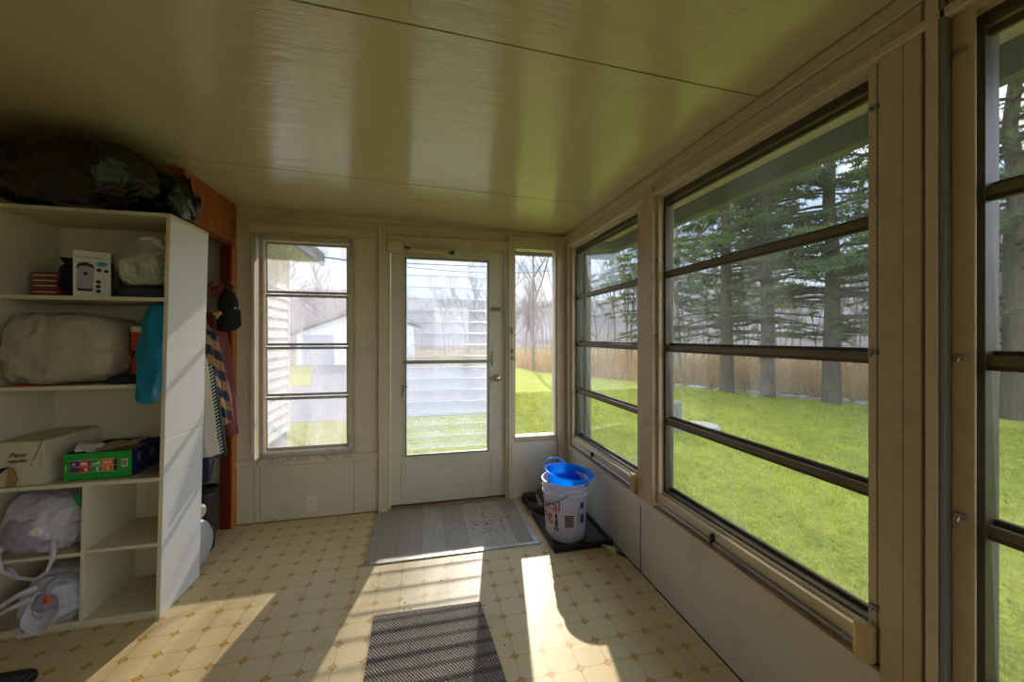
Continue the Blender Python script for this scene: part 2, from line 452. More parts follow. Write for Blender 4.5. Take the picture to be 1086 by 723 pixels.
# ------------------------------------------------------------------ geometry helpers
class MB:
    def __init__(s):
        s.bm = bmesh.new()
    def box(s, x0, x1, y0, y1, z0, z1, bev=0.0, seg=1):
        b2 = bmesh.new()
        m = Matrix.Translation(((x0 + x1) / 2, (y0 + y1) / 2, (z0 + z1) / 2)) @ Matrix.Diagonal((abs(x1 - x0), abs(y1 - y0), abs(z1 - z0), 1))
        bmesh.ops.create_cube(b2, size=1.0, matrix=m)
        if bev:
            bmesh.ops.bevel(b2, geom=list(b2.edges), offset=bev, segments=seg, profile=0.5, affect='EDGES')
        s.join(b2)
        return s
    def join(s, b2, mat=None):
        me = bpy.data.meshes.new('tmp')
        if mat is not None:
            bmesh.ops.transform(b2, matrix=mat, verts=b2.verts)
        b2.to_mesh(me); b2.free()
        s.bm.from_mesh(me)
        bpy.data.meshes.remove(me)
    def obox(s, mat, sx, sy, sz, bev=0.0, seg=1):
        """box of size sx,sy,sz centred at the origin then moved by mat"""
        b2 = bmesh.new()
        bmesh.ops.create_cube(b2, size=1.0, matrix=Matrix.Diagonal((sx, sy, sz, 1)))
        if bev:
            bmesh.ops.bevel(b2, geom=list(b2.edges), offset=bev, segments=seg, profile=0.5, affect='EDGES')
        s.join(b2, mat)
        return s
    def prism(s, pts, axis, a, b):
        """extrude 2-D polygon. axis 'X': pts=(y,z); 'Y': pts=(x,z); 'Z': pts=(x,y)"""
        def mk(p, t):
            return {'X': (t, p[0], p[1]), 'Y': (p[0], t, p[1]), 'Z': (p[0], p[1], t)}[axis]
        v0 = [s.bm.verts.new(mk(p, a)) for p in pts]
        v1 = [s.bm.verts.new(mk(p, b)) for p in pts]
        n = len(pts)
        f = [s.bm.faces.new(v0), s.bm.faces.new(v1[::-1])]
        for i in range(n):
            f.append(s.bm.faces.new((v0[i], v0[(i + 1) % n], v1[(i + 1) % n], v1[i])))
        bmesh.ops.recalc_face_normals(s.bm, faces=f)
        return s
    def tube(s, pts, r, seg=8, cap=True):
        pts = [Vector(p) for p in pts]
        n = len(pts)
        rs = r if isinstance(r, (list, tuple)) else [r] * n
        rings = []
        up = None
        for i, p in enumerate(pts):
            t = (pts[min(i + 1, n - 1)] - pts[max(i - 1, 0)]).normalized()
            if up is None:
                up = Vector((0, 0, 1)) if abs(t.z) < 0.9 else Vector((1, 0, 0))
            a = t.cross(up)
            if a.length < 1e-5:
                a = t.cross(Vector((1, 0.3, 0)))
            a.normalize()
            b = t.cross(a).normalized()
            up = -b if b.dot(up) < 0 else b
            a = t.cross(up).normalized()
            ring = [s.bm.verts.new(p + (a * math.cos(2 * PI * k / seg) + up * math.sin(2 * PI * k / seg)) * rs[i]) for k in range(seg)]
            rings.append(ring)
        for i in range(n - 1):
            for k in range(seg):
                s.bm.faces.new((rings[i][k], rings[i][(k + 1) % seg], rings[i + 1][(k + 1) % seg], rings[i + 1][k]))
        if cap:
            s.bm.faces.new(rings[0][::-1]); s.bm.faces.new(rings[-1])
        return s
    def loft(s, rings, cap=True):
        """rings: lists of equal-length point lists"""
        R = [[s.bm.verts.new(p) for p in r] for r in rings]
        n = len(R[0])
        for i in range(len(R) - 1):
            for k in range(n):
                s.bm.faces.new((R[i][k], R[i][(k + 1) % n], R[i + 1][(k + 1) % n], R[i + 1][k]))
        if cap:
            s.bm.faces.new(R[0][::-1]); s.bm.faces.new(R[-1])
        bmesh.ops.recalc_face_normals(s.bm, faces=list(s.bm.faces))
        return s
    def lathe(s, prof, c=(0, 0, 0), seg=40, close=False, tilt=None):
        """prof: list of (r, z)"""
        rings = []
        mt = tilt or Matrix.Identity(4)
        for r, z in prof:
            rings.append([s.bm.verts.new(Vector(c) + (mt @ Vector((r * math.cos(2 * PI * k / seg), r * math.sin(2 * PI * k / seg), z)))) for k in range(seg)])
        for i in range(len(rings) - 1):
            for k in range(seg):
                s.bm.faces.new((rings[i][k], rings[i][(k + 1) % seg], rings[i + 1][(k + 1) % seg], rings[i + 1][k]))
        if close:
            s.bm.faces.new(rings[0][::-1]); s.bm.faces.new(rings[-1])
        return s
    def build(s, name, mat, parent=None, smooth=False, loc=None, sub=0):
        me = bpy.data.meshes.new(name)
        s.bm.normal_update()
        s.bm.to_mesh(me); s.bm.free()
        me.materials.append(mat)
        if smooth:
            me.shade_smooth()
        o = bpy.data.objects.new(name, me)
        COL.objects.link(o)
        if parent:
            o.parent = parent
        if sub:
            md = o.modifiers.new('sub', 'SUBSURF'); md.levels = sub; md.render_levels = sub
        return o

def tag(o, label=None, cat=None, group=None, kind=None):
    if label: o['label'] = label
    if cat: o['category'] = cat
    if group: o['group'] = group
    if kind: o['kind'] = kind
    return o

def empty(name, loc=(0, 0, 0), rz=0.0):
    o = bpy.data.objects.new(name, None)
    COL.objects.link(o)
    o.location = loc
    o.rotation_euler = (0, 0, rz)
    o.empty_display_size = 0.1
    return o

def struct(o):
    o['kind'] = 'structure'
    return o

def box(name, mat, x0, x1, y0, y1, z0, z1, parent=None, bev=0.0, seg=1):
    return MB().box(x0, x1, y0, y1, z0, z1, bev, seg).build(name, mat, parent)

def text_faces(body, size, extrude=0.0006):
    cu = bpy.data.curves.new('t', 'FONT')
    cu.body = body; cu.size = size; cu.extrude = extrude
    ob = bpy.data.objects.new('t', cu)
    COL.objects.link(ob)
    bpy.context.view_layer.update()
    dg = bpy.context.evaluated_depsgraph_get()
    me = ob.evaluated_get(dg).to_mesh()
    V = [tuple(v.co) for v in me.vertices]; F = [tuple(p.vertices) for p in me.polygons]
    ob.evaluated_get(dg).to_mesh_clear()
    bpy.data.objects.remove(ob)
    bpy.data.curves.remove(cu)
    return V, F

def text_obj(name, body, size, mat, fn, parent):
    V, F = text_faces(body, size)
    me = bpy.data.meshes.new(name)
    me.from_pydata([fn(*v) for v in V], [], F)
    me.materials.append(mat)
    o = bpy.data.objects.new(name, me); COL.objects.link(o); o.parent = parent
    return o

def ridged(p, sc, seed):
    q = Vector(p) * sc + Vector((seed * 13.7, seed * 7.1, seed * 3.3))
    return 1.0 - 2.0 * abs(noise.noise(q))

def blob(name, mat, c, r, parent=None, power=2.4, amp=0.02, sc=6.0, seed=1, sub=5, flat_z=None, shape=None, rot=0.0, crease=True):
    """crumpled closed shape (bag, pillow)"""
    bm = bmesh.new()
    bmesh.ops.create_icosphere(bm, subdivisions=sub, radius=1.0)
    R = Matrix.Rotation(rot, 3, 'Z')
    for v in bm.verts:
        d = v.co.normalized()
        k = (abs(d.x) ** power + abs(d.y) ** power + abs(d.z) ** power) ** (-1.0 / power)
        p = Vector((d.x * k * r[0], d.y * k * r[1], d.z * k * r[2]))
        if shape:
            p = Vector(shape(p.x, p.y, p.z))
        w = ridged(p, sc, seed) * 0.6 + ridged(p, sc * 2.3, seed + 3) * 0.3 + ridged(p, sc * 5.1, seed + 5) * 0.14 if crease else noise.noise(p * sc + Vector((seed, 0, 0)))
        n = Vector((d.x / r[0], d.y / r[1], d.z / r[2])).normalized()
        p = p + n * (w - 0.3) * amp
        p = R @ p
        v.co = p + Vector(c)
        if flat_z is not None and v.co.z < flat_z:
            v.co.z = flat_z + (noise.noise(v.co * 9) * 0.001)
    mb = MB(); mb.bm.free(); mb.bm = bm
    return mb.build(name, mat, parent, smooth=True)

def sheet(name, mat, fn, nu, nv, parent=None, thick=0.004, smooth=True):
    """surface fn(u,v)->xyz, solidified"""
    bm = bmesh.new()
    g = [[bm.verts.new(fn(i / nu, j / nv)) for j in range(nv + 1)] for i in range(nu + 1)]
    for i in range(nu):
        for j in range(nv):
            bm.faces.new((g[i][j], g[i + 1][j], g[i + 1][j + 1], g[i][j + 1]))
    mb = MB(); mb.bm.free(); mb.bm = bm
    o = mb.build(name, mat, parent, smooth=smooth)
    if thick:
        md = o.modifiers.new('solid', 'SOLIDIFY'); md.thickness = thick; md.offset = 0
    return o

# ------------------------------------------------------------------ room shell
GZ0 = -0.40
XL, XR, YF, YB = -1.965, 1.214, 3.11, -2.60
def ceil_z(x):                      # ceiling falls away from the house
    return 2.248 - 0.0272 * x
# floor
struct(box('floor', M['floor'], XL - 0.1, XR + 0.12, YB - 0.1, YF + 0.12, -0.06, 0.0))
struct(box('trim_1', M['plank'], -0.300, 0.712, 2.405, 3.10, 0.0, 0.004))
m = MB()
m.box(-0.335, -0.300, 2.39, 3.10, 0.0, 0.008, 0.002)
m.box(-0.335, 0.745, 2.375, 2.405, 0.0, 0.008, 0.002)
m.box(0.712, 0.745, 2.405, 3.10, 0.0, 0.008, 0.002)
struct(m.build('trim_2', M['alu']))
# ceiling panels with thin seams between (slab drawn in y bands)
ce = MB()
for (a, b) in ((YB - 0.1, -0.035), (-0.03, 1.148), (1.154, 2.350), (2.356, YF + 0.3)):
    pts = [(-2.0, ceil_z(-2.0)), (1.26, ceil_z(1.26)), (1.26, ceil_z(1.26) + 0.05), (-2.0, ceil_z(-2.0) + 0.05)]
    ce.prism(pts, 'Y', a, b)
struct(ce.build('ceiling', M['ceiling']))
sm = MB()
for y in (-0.0325, 1.151, 2.353):
    pts = [(-2.0, ceil_z(-2.0) + 0.004), (1.26, ceil_z(1.26) + 0.004), (1.26, ceil_z(1.26) + 0.06), (-2.0, ceil_z(-2.0) + 0.06)]
    sm.prism(pts, 'Y', y - 0.0024, y + 0.0024)
struct(sm.build('trim_3', M['gap']))
# roof above with overhangs
rf = MB()
pts = [(-2.1, ceil_z(-2.1) + 0.07), (1.26, ceil_z(1.26) + 0.09), (1.84, 2.315), (1.84, 2.36), (1.26, 2.40), (-2.1, 2.48)]
rf.prism(pts, 'Y', YB - 0.3, 3.45)
struct(rf.build('roof', M['roof']))
struct(MB().prism([(1.314, 2.275), (1.80, 2.275), (1.80, 2.292), (1.314, 2.292)], 'Y', YB - 0.3, 3.45).build('soffit', M['soffit']))
fb = MB()
fb.box(1.80, 1.86, YB - 0.3, 3.45, 2.165, 2.35)
fb.build('eave_fascia', M['fascia'])['kind'] = 'structure'
fb = MB().box(-1.22, 1.86, 3.42, 3.46, 2.10, 2.42)
struct(fb.build('gable_fascia', M['greyfascia']))

struct(box('added_sun_blocker', M['bronze'], 1.314, 1.360, 2.93, 3.22, GZ0, 2.27))  # added board outside the corner to keep a sun streak off the floor
# far wall: boxes around the openings  (window_1 | door_1 | window_2 sidelight)
W = MB()
y0, y1 = YF, YF + 0.11
topz = 2.42
W.box(XL - 0.1, -1.165, y0, y1, -0.05, topz)
W.box(-1.165, -0.530, y0, y1, -0.05, 0.470)
W.box(-1.165, -0.530, y0, y1, 2.080, topz)
W.box(-0.530, -0.255, y0, y1, -0.05, topz)
W.box(-0.255, 0.690, y0, y1, 2.070, topz)
W.box(0.690, 0.755, y0, y1, -0.05, topz)
W.box(0.755, 1.122, y0, y1, -0.05, 0.500)
W.box(0.755, 1.122, y0, y1, 2.086, topz)
W.box(1.122, XR + 0.11, y0, y1, -0.05, topz)
struct(W.build('wall_far', M['wall']))
# raised battens and rails on the far wall
B = MB()
B.box(-1.20, -1.183, 3.098, 3.11, 0.47, 2.13, 0.002)         # left of window
B.box(-0.50, -0.475, 3.100, 3.11, 0.44, 2.10, 0.002)
B.box(-1.285, -0.31, 3.092, 3.11, 0.405, 0.462, 0.003)
B.box(-1.285, -0.31, 3.096, 3.11, 2.10, 2.165, 0.003)
B.box(-1.285, 1.20, 3.098, 3.11, 2.19, 2.214, 0.003)
B.box(-0.325, -0.258, 3.080, 3.11, 0.0, 2.20, 0.004)          # casing left of door
B.box(-0.258, 0.70, 3.084, 3.11, 2.065, 2.13, 0.004)         # head casing
B.box(0.694, 0.742, 3.080, 3.11, 0.0, 2.19, 0.004)           # casing right of door
B.box(0.742, 1.135, 3.094, 3.11, 2.095, 2.185, 0.003)
B.box(1.128, 1.214, 3.070, 3.11, 0.0, 2.20, 0.003)           # corner board
struct(B.build('trim_4', M['trim']))
struct(box('trim_5', M['wall_low'], 0.742, 1.128, 3.100, 3.11, 0.0, 0.465, bev=0.002))
struct(box('trim_6', M['wall'], -1.285, -0.325, 3.103, 3.11, 0.0, 0.405, bev=0.002))
g = MB()
for x in (-1.175, -1.135, -0.50):
    g.box(x - 0.0015, x + 0.0015, 3.1015, 3.104, 0.005, 0.40)
struct(g.build('trim_7', M['sillwood']))
struct(box('baseboard_far', M['sillwood'], -1.29, -0.325, 3.098, 3.11, 0.0, 0.008))

# right wall: lower panel, posts, header
W = MB()
xr0, xr1 = XR, XR + 0.10
W.box(xr0, xr1, YB, YF + 0.11, -0.05, 0.450)
W.box(xr0, xr1, YB, YF + 0.11, 2.090, 2.32)
W.box(xr0, xr1, 2.985, YF + 0.11, 0.45, 2.09)
W.box(xr0, xr1, 1.80, 1.97, 0.45, 2.09)
W.box(xr0, xr1, 0.642, 0.790, 0.45, 2.09)
W.box(xr0, xr1, -0.78, -0.61, 0.45, 2.09)
W.box(xr0, xr1, YB, -1.95, 0.45, 2.09)
struct(W.build('wall_right', M['wall_low']))
struct(box('trim_8', M['gap'], XR - 0.0012, XR, 1.955, 1.962, 0.0, 0.45))
T = MB()   # stepped header mouldings
T.box(XR - 0.022, XR, YB, 3.07, 2.165, 2.212, 0.003)
T.box(XR - 0.014, XR, YB, 3.07, 2.118, 2.163, 0.002)
T.box(XR - 0.026, XR, YB, 3.07, 2.088, 2.114, 0.004)
struct(T.build('trim_9', M['trim']))
P = MB()   # posts
P.box(XR - 0.030, XR, 1.800, 1.880, 0.44, 2.135, 0.003)
P.box(XR - 0.016, XR, 1.880, 1.966, 0.44, 2.10, 0.003)
P.box(XR - 0.020, XR, 2.990, 3.07, 0.44, 2.10, 0.003)
P.box(XR - 0.020, XR, 0.722, 0.774, 0.0, 2.14, 0.002)
P.box(XR - 0.022, XR, 0.684, 0.7205, 0.0, 2.16, 0.002)
struct(P.build('trim_10', M['post']))
struct(box('trim_11', M['gap'], XR - 0.010, XR, 0.674, 0.682, 0.0, 2.16))
struct(box('trim_12', M['trim'], XR - 0.028, XR, 0.650, 0.674, 0.0, 2.16, bev=0.002))
struct(box('trim_13', M['steel'], XR - 0.026, XR, 0.638, 0.649, 0.0, 2.16, bev=0.002))
struct(box('trim_14', M['post'], XR - 0.006, XR, 0.598, 0.638, 0.0, 2.16, bev=0.002))
S = MB()   # sill lip (raw dirty wood ledge) and lower lip of paint
S.box(XR - 0.020, XR + 0.03, 0.775, 1.80, 0.440, 0.452, 0.002)
S.box(XR - 0.020, XR + 0.03, 1.966, 2.99, 0.440, 0.452, 0.002)
S.box(XR - 0.020, XR + 0.03, -0.62, 0.605, 0.440, 0.452, 0.002)
struct(S.build('trim_15', M['sillwood']))
S = MB()
S.box(XR - 0.010, XR, 0.70, 3.07, 0.385, 0.438, 0.003)
struct(S.build('trim_16', M['wall_low']))
struct(box('baseboard_right', M['gap'], XR - 0.004, XR, YB, 3.07, 0.0, 0.006))

# left wall, closet, back wall
struct(box('wall_left', M['wall'], XL - 0.1, XL, YB, 3.11, -0.05, 2.42))
hd = MB()
hd.box(-1.312, -1.29, 2.50, 3.11, 2.00, ceil_z(-1.3) - 0.001)
hd.box(XL, -1.312, 2.50, 2.52, 2.00, ceil_z(-1.3) - 0.001)
struct(hd.build('trim_17', M['wood']))
struct(box('trim_18', M['wood_red'], -1.33, -1.286, 2.50, 3.06, 1.972, 2.002, bev=0.002))
struct(box('trim_19', M['wood_red'], -1.368, -1.30, 3.055, 3.11, 0.0, 1.98, bev=0.002))
struct(box('trim_20', M['wood_edge'], -1.30, -1.285, 3.052, 3.11, 0.0, 1.98, bev=0.002))
# back wall (behind the viewpoint) mostly glazed, as on the rest of the porch
W = MB()
W.box(XL, XR, YB - 0.1, YB, -0.05, 0.45)
W.box(XL, XR, YB - 0.1, YB, 2.05, 2.42)
for a, b in ((XL, 0.25), (1.10, XR)):
    W.box(a, b, YB - 0.1, YB, 0.45, 2.05)
struct(W.build('wall_back', M['wall']))

# ------------------------------------------------------------------ awning windows
def frame_ring(mb, axis, c0, c1, a0, a1, z0, z1, t, tb=None, tt=None):
    """rectangular frame; axis 'Y' -> lies in XZ at y c0..c1 ; 'X' -> lies in YZ"""
    tb = tb or t; tt = tt or t
    def bx(p0, p1, q0, q1):
        if axis == 'Y': mb.box(p0, p1, c0, c1, q0, q1, 0.0015)
        else: mb.box(c0, c1, p0, p1, q0, q1, 0.0015)
    bx(a0, a0 + t, z0, z1); bx(a1 - t, a1, z0, z1)
    bx(a0 + t, a1 - t, z0, z0 + tb); bx(a0 + t, a1 - t, z1 - tt, z1)

def awning(name, side, a0, a1, zs, tilt, fmat, smat, gmat, head=0.02, frame_t=0.03, crank=None):
    """side 'far' (plane y) or 'right' (plane x); zs: pane boundaries bottom..top"""
    root = MB()
    if side == 'far':
        frame_ring(root, 'Y', YF - 0.012, YF + 0.05, a0 - frame_t, a1 + frame_t, zs[0] - 0.035, zs[-1] + 0.035, frame_t, 0.035, 0.035)
    else:
        frame_ring(root, 'X', XR - 0.004, XR + 0.016, a0 - 0.022, a1 + 0.022, zs[0] - 0.075, zs[-1] + 0.03, 0.020, 0.055, 0.022)
        frame_ring(root, 'X', XR + 0.016, XR + 0.070, a0 - 0.012, a1 + 0.012, zs[0] - 0.035, zs[-1] + 0.012, 0.010, 0.03, 0.010)
    R = struct(root.build(name, fmat))
    d = MB()
    if side != 'far':
        frame_ring(d, 'X', XR + 0.022, XR + 0.070, a0 - 0.002, a1 + 0.002, zs[0] - 0.006, zs[-1] + 0.002, 0.018 if head > 0.02 else 0.006, 0.012, head)
        d.build('inner_frame', smat, R)
    for i in range(len(zs) - 1):
        zb, zt = zs[i] + 0.002, zs[i + 1] - 0.004
        if i == len(zs) - 2: zt -= head
        h = zt - zb; w = a1 - a0 - 0.008
        sb = 0.019
        s_, gl = MB(), MB()
        # local: u along wall, v outward, w down from the hinge
        def M4():
            mid = (a0 + a1) / 2
            if side == 'far':
                return Matrix.Translation((mid, YF + 0.022, zt)) @ Matrix.Rotation(tilt, 4, 'X')
            return Matrix.Translation((mid * 0 + XR + 0.040, mid, zt)) @ Matrix.Rotation(-PI / 2, 4, 'Z') @ Matrix.Rotation(tilt, 4, 'X')
        T4 = M4()
        for (cx, cz, sx, sz) in ((-w / 2 + sb / 4, -h / 2, sb / 2, h), (w / 2 - sb / 4, -h / 2, sb / 2, h), (0, -sb / 2, w, sb), (0, -h + sb / 2, w, sb)):
            s_.obox(T4 @ Matrix.Translation((cx, 0, cz)), sx, 0.016, sz, 0.002)
        so = s_.build('sash', smat, R)
        gl.obox(T4 @ Matrix.Translation((0, 0.0, -h / 2)), w - sb, 0.003, h - 2 * sb + 0.004)
        gl.build('pane', gmat, so)
        if i and side != 'far':
            box('meeting_rail', M['bronze_light'], XR + 0.030, XR + 0.046, a0, a1, zs[i] - 0.012, zs[i] + 0.010, R, 0.002)
    return R

zs1 = [0.508, 0.903, 1.275, 1.661, 2.044]
w1 = awning('window_1', 'far', -1.113, -0.546, zs1, math.radians(2.0), M['trim'], M['sashgrey'], M['glass_film'], head=0.0)
zsR = [0.535, 0.905, 1.288, 1.672, 2.070]
w3 = awning('window_3', 'right', 1.985, 2.955, zsR, math.radians(3.2), M['trim'], M['bronze'], M['glass'], head=0.026)
w4 = awning('window_4', 'right', 0.813, 1.775, zsR, math.radians(3.2), M['trim'], M['bronze'], M['glass'], head=0.026)
w5 = awning('window_5', 'right', -0.59, 0.612, zsR, math.radians(3.2), M['trim'], M['bronze'], M['glass'], head=0.026)
w6 = awning('window_6', 'right', -1.93, -0.80, zsR, math.radians(3.2), M['trim'], M['bronze'], M['glass'], head=0.026)

# wrinkled plastic film taped around window_1
def film_border():
    mb = MB()
    rr = random.Random(3)
    def strip(p0, p1, wdt, n):
        g = []
        for i in range(n + 1):
            t = i / n
            c = Vector(p0).lerp(Vector(p1), t)
            d = (Vector(p1) - Vector(p0)).normalized()
            s = Vector((-d.z, 0, d.x))
            row = []
            for j in range(7):
                q = c + s * (j / 6 - 0.5) * wdt * (1 + 0.25 * noise.noise(Vector((t * 30, j, 1.5))))
                q.y -= 0.004 + 0.007 * abs(noise.noise(Vector((t * 45 + p0[0] * 9, j * 0.9, p0[2] * 3))))
                row.append(mb.bm.verts.new(q))
            g.append(row)
        for i in range(n):
            for j in range(6):
                mb.bm.faces.new((g[i][j], g[i][j + 1], g[i + 1][j + 1], g[i + 1][j]))
    y = YF - 0.012
    strip((-1.150, y, 0.47), (-1.150, y, 2.08), 0.065, 90)
    strip((-0.520, y, 0.47), (-0.520, y, 2.08), 0.035, 90)
    strip((-1.170, y, 0.468), (-0.510, y, 0.468), 0.075, 60)
    strip((-1.170, y, 2.070), (-0.510, y, 2.070), 0.040, 60)
    o = mb.build('plastic_film', M['film'], w1, smooth=False)
    md = o.modifiers.new('solid', 'SOLIDIFY'); md.thickness = 0.0006
    return o
film_border()

# crank boxes, torque tubes, latches on the right-hand windows
def crank_set(win, ya, yb):
    c = MB().box(XR - 0.040, XR - 0.006, ya - 0.002, ya + 0.044, 0.452, 0.555, 0.010, 3)
    cb = c.build('crank_box', M['crank'], win)
    MB().box(XR - 0.043, XR - 0.036, ya + 0.008, ya + 0.034, 0.465, 0.542, 0.003, 2).build('cover_plate', M['crank'], cb)
    MB().tube([(XR - 0.012, ya + 0.03, 0.468), (XR - 0.012, yb - 0.06, 0.468)], 0.008, 10).build('torque_tube', M['greyalu'], win)
    ym = (ya + yb) / 2 + 0.1
    k = MB()
    k.box(XR - 0.020, XR - 0.002, ym - 0.006, ym + 0.006, 0.470, 0.505, 0.002)
    k.box(XR - 0.024, XR - 0.010, ym - 0.012, ym + 0.002, 0.460, 0.476, 0.002)
    k.build('sash_link', M['darkmetal'], win)
crank_set(w4, 0.785, 1.80)
crank_set(w3, 1.950 + 0.02, 2.98)
crank_set(w5, -0.60, 0.60)
def clips(win, ys, zs):
    for y in ys:
        for z in zs:
            k = MB()
            k.box(XR - 0.012, XR - 0.002, y - 0.012, y + 0.012, z - 0.008, z + 0.006, 0.002)
            k.tube([(XR - 0.010, y, z), (XR - 0.020, y, z - 0.012)], 0.003, 6)
            k.build('clip', M['greyalu'], win)
clips(w4, (0.796,), (1.97, 1.30, 0.60))
clips(w5, (0.622,), (2.0, 1.295, 0.93))
clips(w4, (1.784,), (0.95, 1.35, 1.75))

# sidelight window_2
r2 = MB()
frame_ring(r2, 'Y', YF - 0.006, YF + 0.06, 0.742, 1.132, 0.490, 2.100, 0.018, 0.018, 0.018)
r2.box(0.742, 1.132, YF - 0.022, YF, 0.483, 0.497, 0.003)
R2 = struct(r2.build('window_2', M['trim']))
box('pane', M['glass_side'], 0.758, 1.118, YF + 0.03, YF + 0.034, 0.506, 2.084, R2)
box('sill_edge', M['sillwood'], 0.748, 1.126, YF - 0.020, YF, 0.497, 0.503, R2)

# back wall panes
for i, (a, b) in enumerate(((0.25, 1.10),)):
    fr = MB()
    frame_ring(fr, 'Y', YB - 0.06, YB - 0.02, a, b, 0.45, 2.05, 0.03)
    o = struct(fr.build('window_%d' % (7 + i), M['trim']))
    box('pane', M['glass_side'], a + 0.03, b - 0.03, YB - 0.042, YB - 0.038, 0.48, 2.02, o)

# ------------------------------------------------------------------ storm door
DY = YF + 0.012
dm = MB()
x0, x1 = -0.235, 0.672
gx0, gx1, gz0, gz1 = -0.125, 0.533, 0.406, 1.967
dm.box(x0, gx0, DY, DY + 0.035, 0.028, 2.045, 0.003)
dm.box(gx1, x1, DY, DY + 0.035, 0.028, 2.045, 0.003)
dm.box(gx0, gx1, DY, DY + 0.035, 0.028, gz0, 0.0)
dm.box(gx0, gx1, DY, DY + 0.035, gz1, 2.045, 0.0)
D = struct(dm.build('door_1', M['door']))
k = MB()      # raised beads
frame_ring(k, 'Y', DY - 0.006, DY, gx0 - 0.016, gx1 + 0.016, gz0 - 0.016, gz1 + 0.016, 0.010)
k.box(gx0 - 0.04, gx1 + 0.04, DY - 0.004, DY, 0.150, 0.156, 0.001)
k.box(gx0 - 0.034, gx0 - 0.028, DY - 0.004, DY, 0.05, 0.39, 0.001)
k.box(gx1 + 0.028, gx1 + 0.034, DY - 0.004, DY, 0.05, 0.39, 0.001)
k.build('panel_moulding', M['door'], D)
k = MB()
frame_ring(k, 'Y', DY - 0.004, DY + 0.030, gx0 - 0.006, gx1 + 0.006, gz0 - 0.006, gz1 + 0.006, 0.014)
k.box(gx0 - 0.02, gx1 + 0.02, DY - 0.008, DY + 0.02, 1.130, 1.158, 0.003)
k.build('glass_frame', M['greyalu'], D)
for nm, a, b in (('pane', gz0 + 0.005, 1.132), ('pane', 1.156, gz1 - 0.005)):
    box(nm, M['glass_door'], gx0 + 0.006, gx1 - 0.006, DY + 0.012, DY + 0.015, a, b, D)
# glass louvres behind the panes
js = MB(); je = MB()
z = gz0 + 0.03
while z < gz1 - 0.02:
    h = 0.098
    T4 = Matrix.Translation(((gx0 + gx1) / 2, DY + 0.055, z + h / 2)) @ Matrix.Rotation(math.radians(16), 4, 'X')
    js.obox(T4, gx1 - gx0 - 0.01, 0.004, h)
    je.obox(T4 @ Matrix.Translation((0, 0, -h / 2)), gx1 - gx0 - 0.01, 0.0060, 0.0060)
    z += 0.0935
jo = js.build('jalousie_louvres', M['slat'], D)
je.build('louvre_edges', M['slatedge'], jo)
box('threshold', M['sillwood'], -0.255, 0.690, YF - 0.030, YF + 0.10, 0.0, 0.016, bev=0.003)['kind'] = 'structure'
box('door_sweep', M['gap'], x0, x1, DY + 0.004, DY + 0.03, 0.016, 0.028, D)
# jambs around the door (thin shadow gaps)
k = MB(); k.box(-0.256, -0.238, YF - 0.02, YF + 0.05, 0.016, 2.066, 0.002); k.box(0.676, 0.693, YF - 0.02, YF + 0.05, 0.016, 2.066, 0.002); k.box(-0.256, 0.693, YF - 0.02, YF + 0.05, 2.050, 2.066, 0.002)
struct(k.build('trim_21', M['trim']))
# knob
k = MB(); k.lathe([(0.0001, 0), (0.030, 0), (0.031, 0.004), (0.022, 0.009), (0.012, 0.012), (0.011, 0.028), (0.020, 0.034), (0.026, 0.044), (0.024, 0.056), (0.014, 0.062), (0.0001, 0.063)], (0.603, DY, 1.005), 28, tilt=Matrix.Rotation(PI / 2, 4, 'X'))
kb = k.build('door_knob', M['chrome'], D, smooth=True)
k = MB(); k.box(0.598, 0.608, DY - 0.0655, DY - 0.062, 0.9985, 1.0015); k.build('keyhole', M['slot'], kb)
# lever catch at the left, chain guard plate and small latch
k = MB(); k.box(-0.150, -0.138, DY - 0.012, DY, 0.905, 0.965, 0.002); k.tube([(-0.146, DY - 0.018, 0.96), (-0.105, DY - 0.022, 0.955)], 0.004, 8); k.tube([(-0.146, DY - 0.015, 0.93), (-0.150, DY - 0.018, 0.87)], 0.005, 8)
k.build('latch_lever', M['steel'], D)
k = MB(); k.box(0.555, 0.635, DY - 0.008, DY, 1.555, 1.590, 0.002); k.box(0.562, 0.625, DY - 0.011, DY - 0.008, 1.566, 1.579)
k.build('chain_slot', M['steel'], D)
k = MB(); k.box(0.560, 0.572, DY - 0.008, DY, 1.10, 1.23, 0.002); k.build('latch_strip', M['greyalu'], D)
def chain(p0, p1, sag, n):
    mb = MB()
    for i in range(n):
        t = (i + 0.5) / n
        c = Vector(p0).lerp(Vector(p1), t); c.z -= sag * 4 * t * (1 - t)
        pts = [c + Vector((0.007 * math.cos(a), 0.004 * math.sin(a) * (i % 2), 0.004 * math.sin(a))) for a in [2 * PI * q / 8 for q in range(9)]]
        mb.tube(pts, 0.0013, 5, cap=False)
    return mb
ch = chain((0.637, DY - 0.012, 1.572), (0.765, YF - 0.036, 1.575), 0.060, 15).build('door_chain', M['crank'], D)
k = MB(); k.box(0.715, 0.738, YF - 0.038, YF - 0.030, 1.15, 1.185, 0.002); k.box(0.715, 0.738, YF - 0.040, YF - 0.030, 1.21, 1.245, 0.002)
k.box(0.718, 0.728, YF - 0.045, YF - 0.030, 1.36, 1.42, 0.002)
struct(k.build('trim_22', M['steel']))
